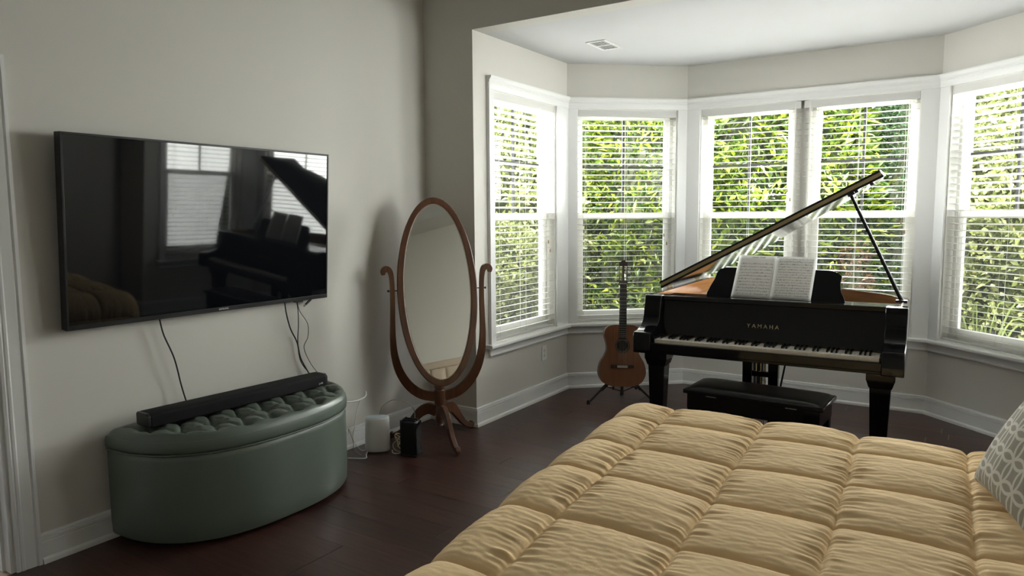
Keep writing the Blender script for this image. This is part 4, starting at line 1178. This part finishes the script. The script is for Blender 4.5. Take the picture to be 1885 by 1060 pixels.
L_CONIF = m_leaf('conifer_spray', (.014,.034,.015,1), (.036,.075,.032,1), (.085,.135,.055,1))
L_DARK = m_leaf('dark_tree_leaf', (.008,.018,.007,1), (.022,.042,.013,1), (.06,.085,.026,1))
L_RED = m_leaf('rusty_leaf', (.08,.035,.020,1), (.14,.070,.040,1), (.16,.12,.056,1))
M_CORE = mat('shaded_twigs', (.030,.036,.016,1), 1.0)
M_BARK = mat('bark', (.08,.055,.035,1), .9, var=.3)

def shrub(name, label, cx, cy, rx, ry, h, n, ln_, wd, m, seed, lump=.25, group='shrubs outside the bay windows', z0=-.35, whorl=7, cat_='shrub', taper=.0, up=.5):
    if m in (L_SMALL, L_PALE): n, ln_, wd = int(n*1.4), ln_*1.35, wd*1.5
    rs = np.random.RandomState(seed)
    r = empty(name, (cx, cy, z0)); tag(r, label, cat_, group)
    n = int(n*1.5); nc = max(1, n//whorl)
    t = rs.rand(nc)*2*np.pi; zz = rs.rand(nc)
    zu = zz*.97+.02
    prof = np.sqrt(np.clip(1-((zu-.40)/.62)**2, 0.02, 1))*(1-taper*zu)
    lum = 1+lump*(perlin(np.cos(t)*1.6+5, np.sin(t)*1.6+zu*3.5, seed)+.5*perlin(np.cos(t)*4+2, np.sin(t)*4+zu*9, seed+1))
    rad = prof*lum*(.62+.42*rs.rand(nc)**.5)
    C = np.stack([np.cos(t)*rad*rx, np.sin(t)*rad*ry, zu*h*(1+.1*(lum-1))], -1)
    out = np.stack([np.cos(t)/rx, np.sin(t)/ry, (zu-.40)*1.1/h*1.2], -1)
    out /= np.linalg.norm(out, axis=1)[:,None]; out[:,2] += up; out /= np.linalg.norm(out, axis=1)[:,None]
    C = np.repeat(C, whorl, 0); O = np.repeat(out, whorl, 0); N = len(C)
    d = O*.75+rs.randn(N,3)*.55; d /= np.linalg.norm(d, axis=1)[:,None]
    L = ln_*(.6+.7*rs.rand(N))[:,None]; Wd = wd*(.7+.6*rs.rand(N))[:,None]
    C = C+rs.randn(N,3)*ln_*.35
    s = np.cross(d, O+rs.randn(N,3)*.5); s /= (np.linalg.norm(s, axis=1)[:,None]+1e-9)
    nn = np.cross(s, d)
    tip = C+d*L-np.array([0,0,1])*L*.12
    V = np.stack([C, C+d*L*.45+s*Wd/2+nn*Wd*.18, tip, C+d*L*.45-s*Wd/2+nn*Wd*.18], 1).reshape(-1,3)
    me = bpy.data.meshes.new('foliage')
    base = np.arange(N)*4
    q = np.stack([base, base+1, base+2, base, base+2, base+3], -1).reshape(-1,3)
    me.vertices.add(N*4); me.vertices.foreach_set('co', V.reshape(-1).astype(np.float32))
    me.loops.add(q.size); me.loops.foreach_set('vertex_index', q.reshape(-1).astype(np.int32))
    me.polygons.add(len(q)); me.polygons.foreach_set('loop_start', np.arange(0, q.size, 3, dtype=np.int32))
    me.update(calc_edges=True)
    f = obj('foliage', me, m, r); f['kind'] = 'stuff'
    # twiggy inside
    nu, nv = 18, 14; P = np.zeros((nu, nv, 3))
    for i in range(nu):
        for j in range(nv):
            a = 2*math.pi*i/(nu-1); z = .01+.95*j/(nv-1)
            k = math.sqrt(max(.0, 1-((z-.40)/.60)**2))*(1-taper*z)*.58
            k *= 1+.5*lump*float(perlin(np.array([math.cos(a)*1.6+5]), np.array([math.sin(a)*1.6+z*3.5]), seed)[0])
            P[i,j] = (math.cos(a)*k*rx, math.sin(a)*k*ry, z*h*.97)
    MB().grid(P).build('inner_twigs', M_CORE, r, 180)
    MB().tube([(0,0,0),(.02,.03,h*.3),(-.02,0,h*.55)], [.05,.04,.02], 8).build('stem', M_BARK, r)
    return r
# close to the windows
shrub('small_leaved_shrub', 'rounded pale green shrub low outside the leftmost window', -4.25, 6.15, .75, .75, 1.75, 9000, .045, .022, L_PALE, 1)
shrub('small_leaved_shrub', 'taller yellow-green shrub rising behind the leftmost blind', -4.75, 7.25, .95, .95, 3.3, 12000, .06, .028, L_PALE, 2)
shrub('small_leaved_shrub', 'grey-green shrub filling the top of the leftmost window', -5.9, 7.7, 1.1, 1.1, 3.9, 10000, .07, .03, L_PALE, 3)
shrub('laurel_shrub', 'bright laurel shrub seen through the narrow window behind the guitar', -3.55, 8.35, .95, .8, 3.35, 9000, .125, .036, L_LAUREL, 4)
shrub('low_shrub', 'low leafy shrub at the foot of the narrow window', -2.75, 7.35, .42, .38, 1.05, 3200, .07, .028, L_LAUREL, 41)
shrub('laurel_shrub', 'largest laurel shrub with long yellow-green leaves behind the window pair', -2.15, 8.35, .95, .8, 3.5, 11000, .135, .038, L_LAUREL, 5)
shrub('laurel_shrub', 'laurel shrub behind the mullion of the window pair', -1.30, 8.15, .48, .5, 3.1, 5500, .13, .037, L_LAUREL, 6)
shrub('conifer_shrub', 'feathery blue-green conifer behind the piano prop stick', -.62, 8.35, .52, .5, 3.6, 12000, .06, .018, L_CONIF, 7, taper=.35, up=.9)
shrub('rusty_shrub', 'brownish red shrub low behind the music desk window', -1.02, 7.70, .22, .2, 1.55, 1300, .055, .022, L_RED, 8)
shrub('small_leaved_shrub', 'pinkish grey shrub at the top right of the window pair', -.25, 9.0, .7, .7, 3.9, 9000, .06, .028, L_SMALL, 9)
shrub('small_leaved_hedge', 'dense olive hedge behind the angled window at the right edge', .55, 7.85, .95, .75, 3.0, 14000, .05, .024, L_PALE, 10)
shrub('small_leaved_hedge', 'olive hedge farther right, past the frame of the right window', 1.9, 7.35, .95, .85, 3.0, 11000, .055, .026, L_PALE, 11)
shrub('small_leaved_hedge', 'olive shrub outside the bay side window, mirrored in the television', 2.7, 6.0, .95, .95, 2.7, 9000, .06, .028, L_PALE, 12)
shrub('small_leaved_hedge', 'green shrub beside the right house wall', 2.9, 4.6, .9, .9, 2.6, 8000, .06, .028, L_LAUREL, 13)
# tall dark trees behind
for k, (x_, y_, w_, h_) in enumerate([(-8.6,8.6,1.6,4.2),(-7.2,10.4,1.6,4.4),(-5.3,10.6,1.5,4.4),(-3.8,10.4,1.3,4.3),(-2.4,10.5,1.3,4.4),(-1.0,10.6,1.3,4.6),(.4,10.4,1.3,4.4),(1.8,10.0,1.4,4.3),(3.3,9.2,1.5,4.3),(4.7,7.6,1.5,4.2),(5.2,5.6,1.5,4.2)]):
    names = ['far left behind the leftmost window','left of the leftmost window','behind the pale shrubs','behind the guitar window','behind the largest laurel','behind the mullion laurel','behind the conifer','behind the olive hedge','right of the olive hedge','far right of the bay','by the right corner of the garden']
    shrub('background_tree', 'dark leafy tree ' + names[k], x_, y_, w_, w_*.8, h_, 9000, .11, .05, [L_DARK, L_SMALL, L_DARK, L_LAUREL][k % 4] if k % 4 != 3 else L_DARK, 60+k, group='dark trees behind the shrubs', cat_='tree')
# strappy plant outside the right window, white stone outside the guitar window
gr = empty('strappy_plant', (.04, 6.95, -.35)); tag(gr, 'light green strap-leaved plant at the bottom of the right window', 'plant')
rs = random.Random(3)
lm = m_leaf('strap_leaf', (.22,.30,.08,1), (.34,.42,.14,1), (.45,.50,.22,1))
for k in range(26):
    a = rs.random()*6.283; b = .10+.22*rs.random(); hh = .75+.45*rs.random()
    c, s = math.cos(a), math.sin(a)
    pts = cat([(0,0,0),(c*b*.35,s*b*.35,hh*.55),(c*b*.9,s*b*.9,hh*.95),(c*b*1.7,s*b*1.7,hh*.85)], 4)
    MB().band([(math.hypot(q[0],q[1]), q[2]) for q in pts], [.011*(1-i/len(pts))+.002 for i in range(len(pts))], -.001, .001, lambda r_, z_, d_, c=c, s=s: (r_*c-d_*s, r_*s+d_*c, z_)).build('strap_leaf', lm, gr)
ws = oval_stack([(.2,-.02),(.7,0),(1,.08),(.95,.16),(.7,.23),(.35,.265),(.05,.275)], .17, .13, 24, 2.0).build('white_boulder', mat('white_stone', (.75,.75,.73,1), .6, bump=.2, bscale=12), None, 60)
ws.location = (-3.16, 6.75, -.35)
tag(ws, 'white rounded stone low outside the narrow window left of the guitar', 'stone')
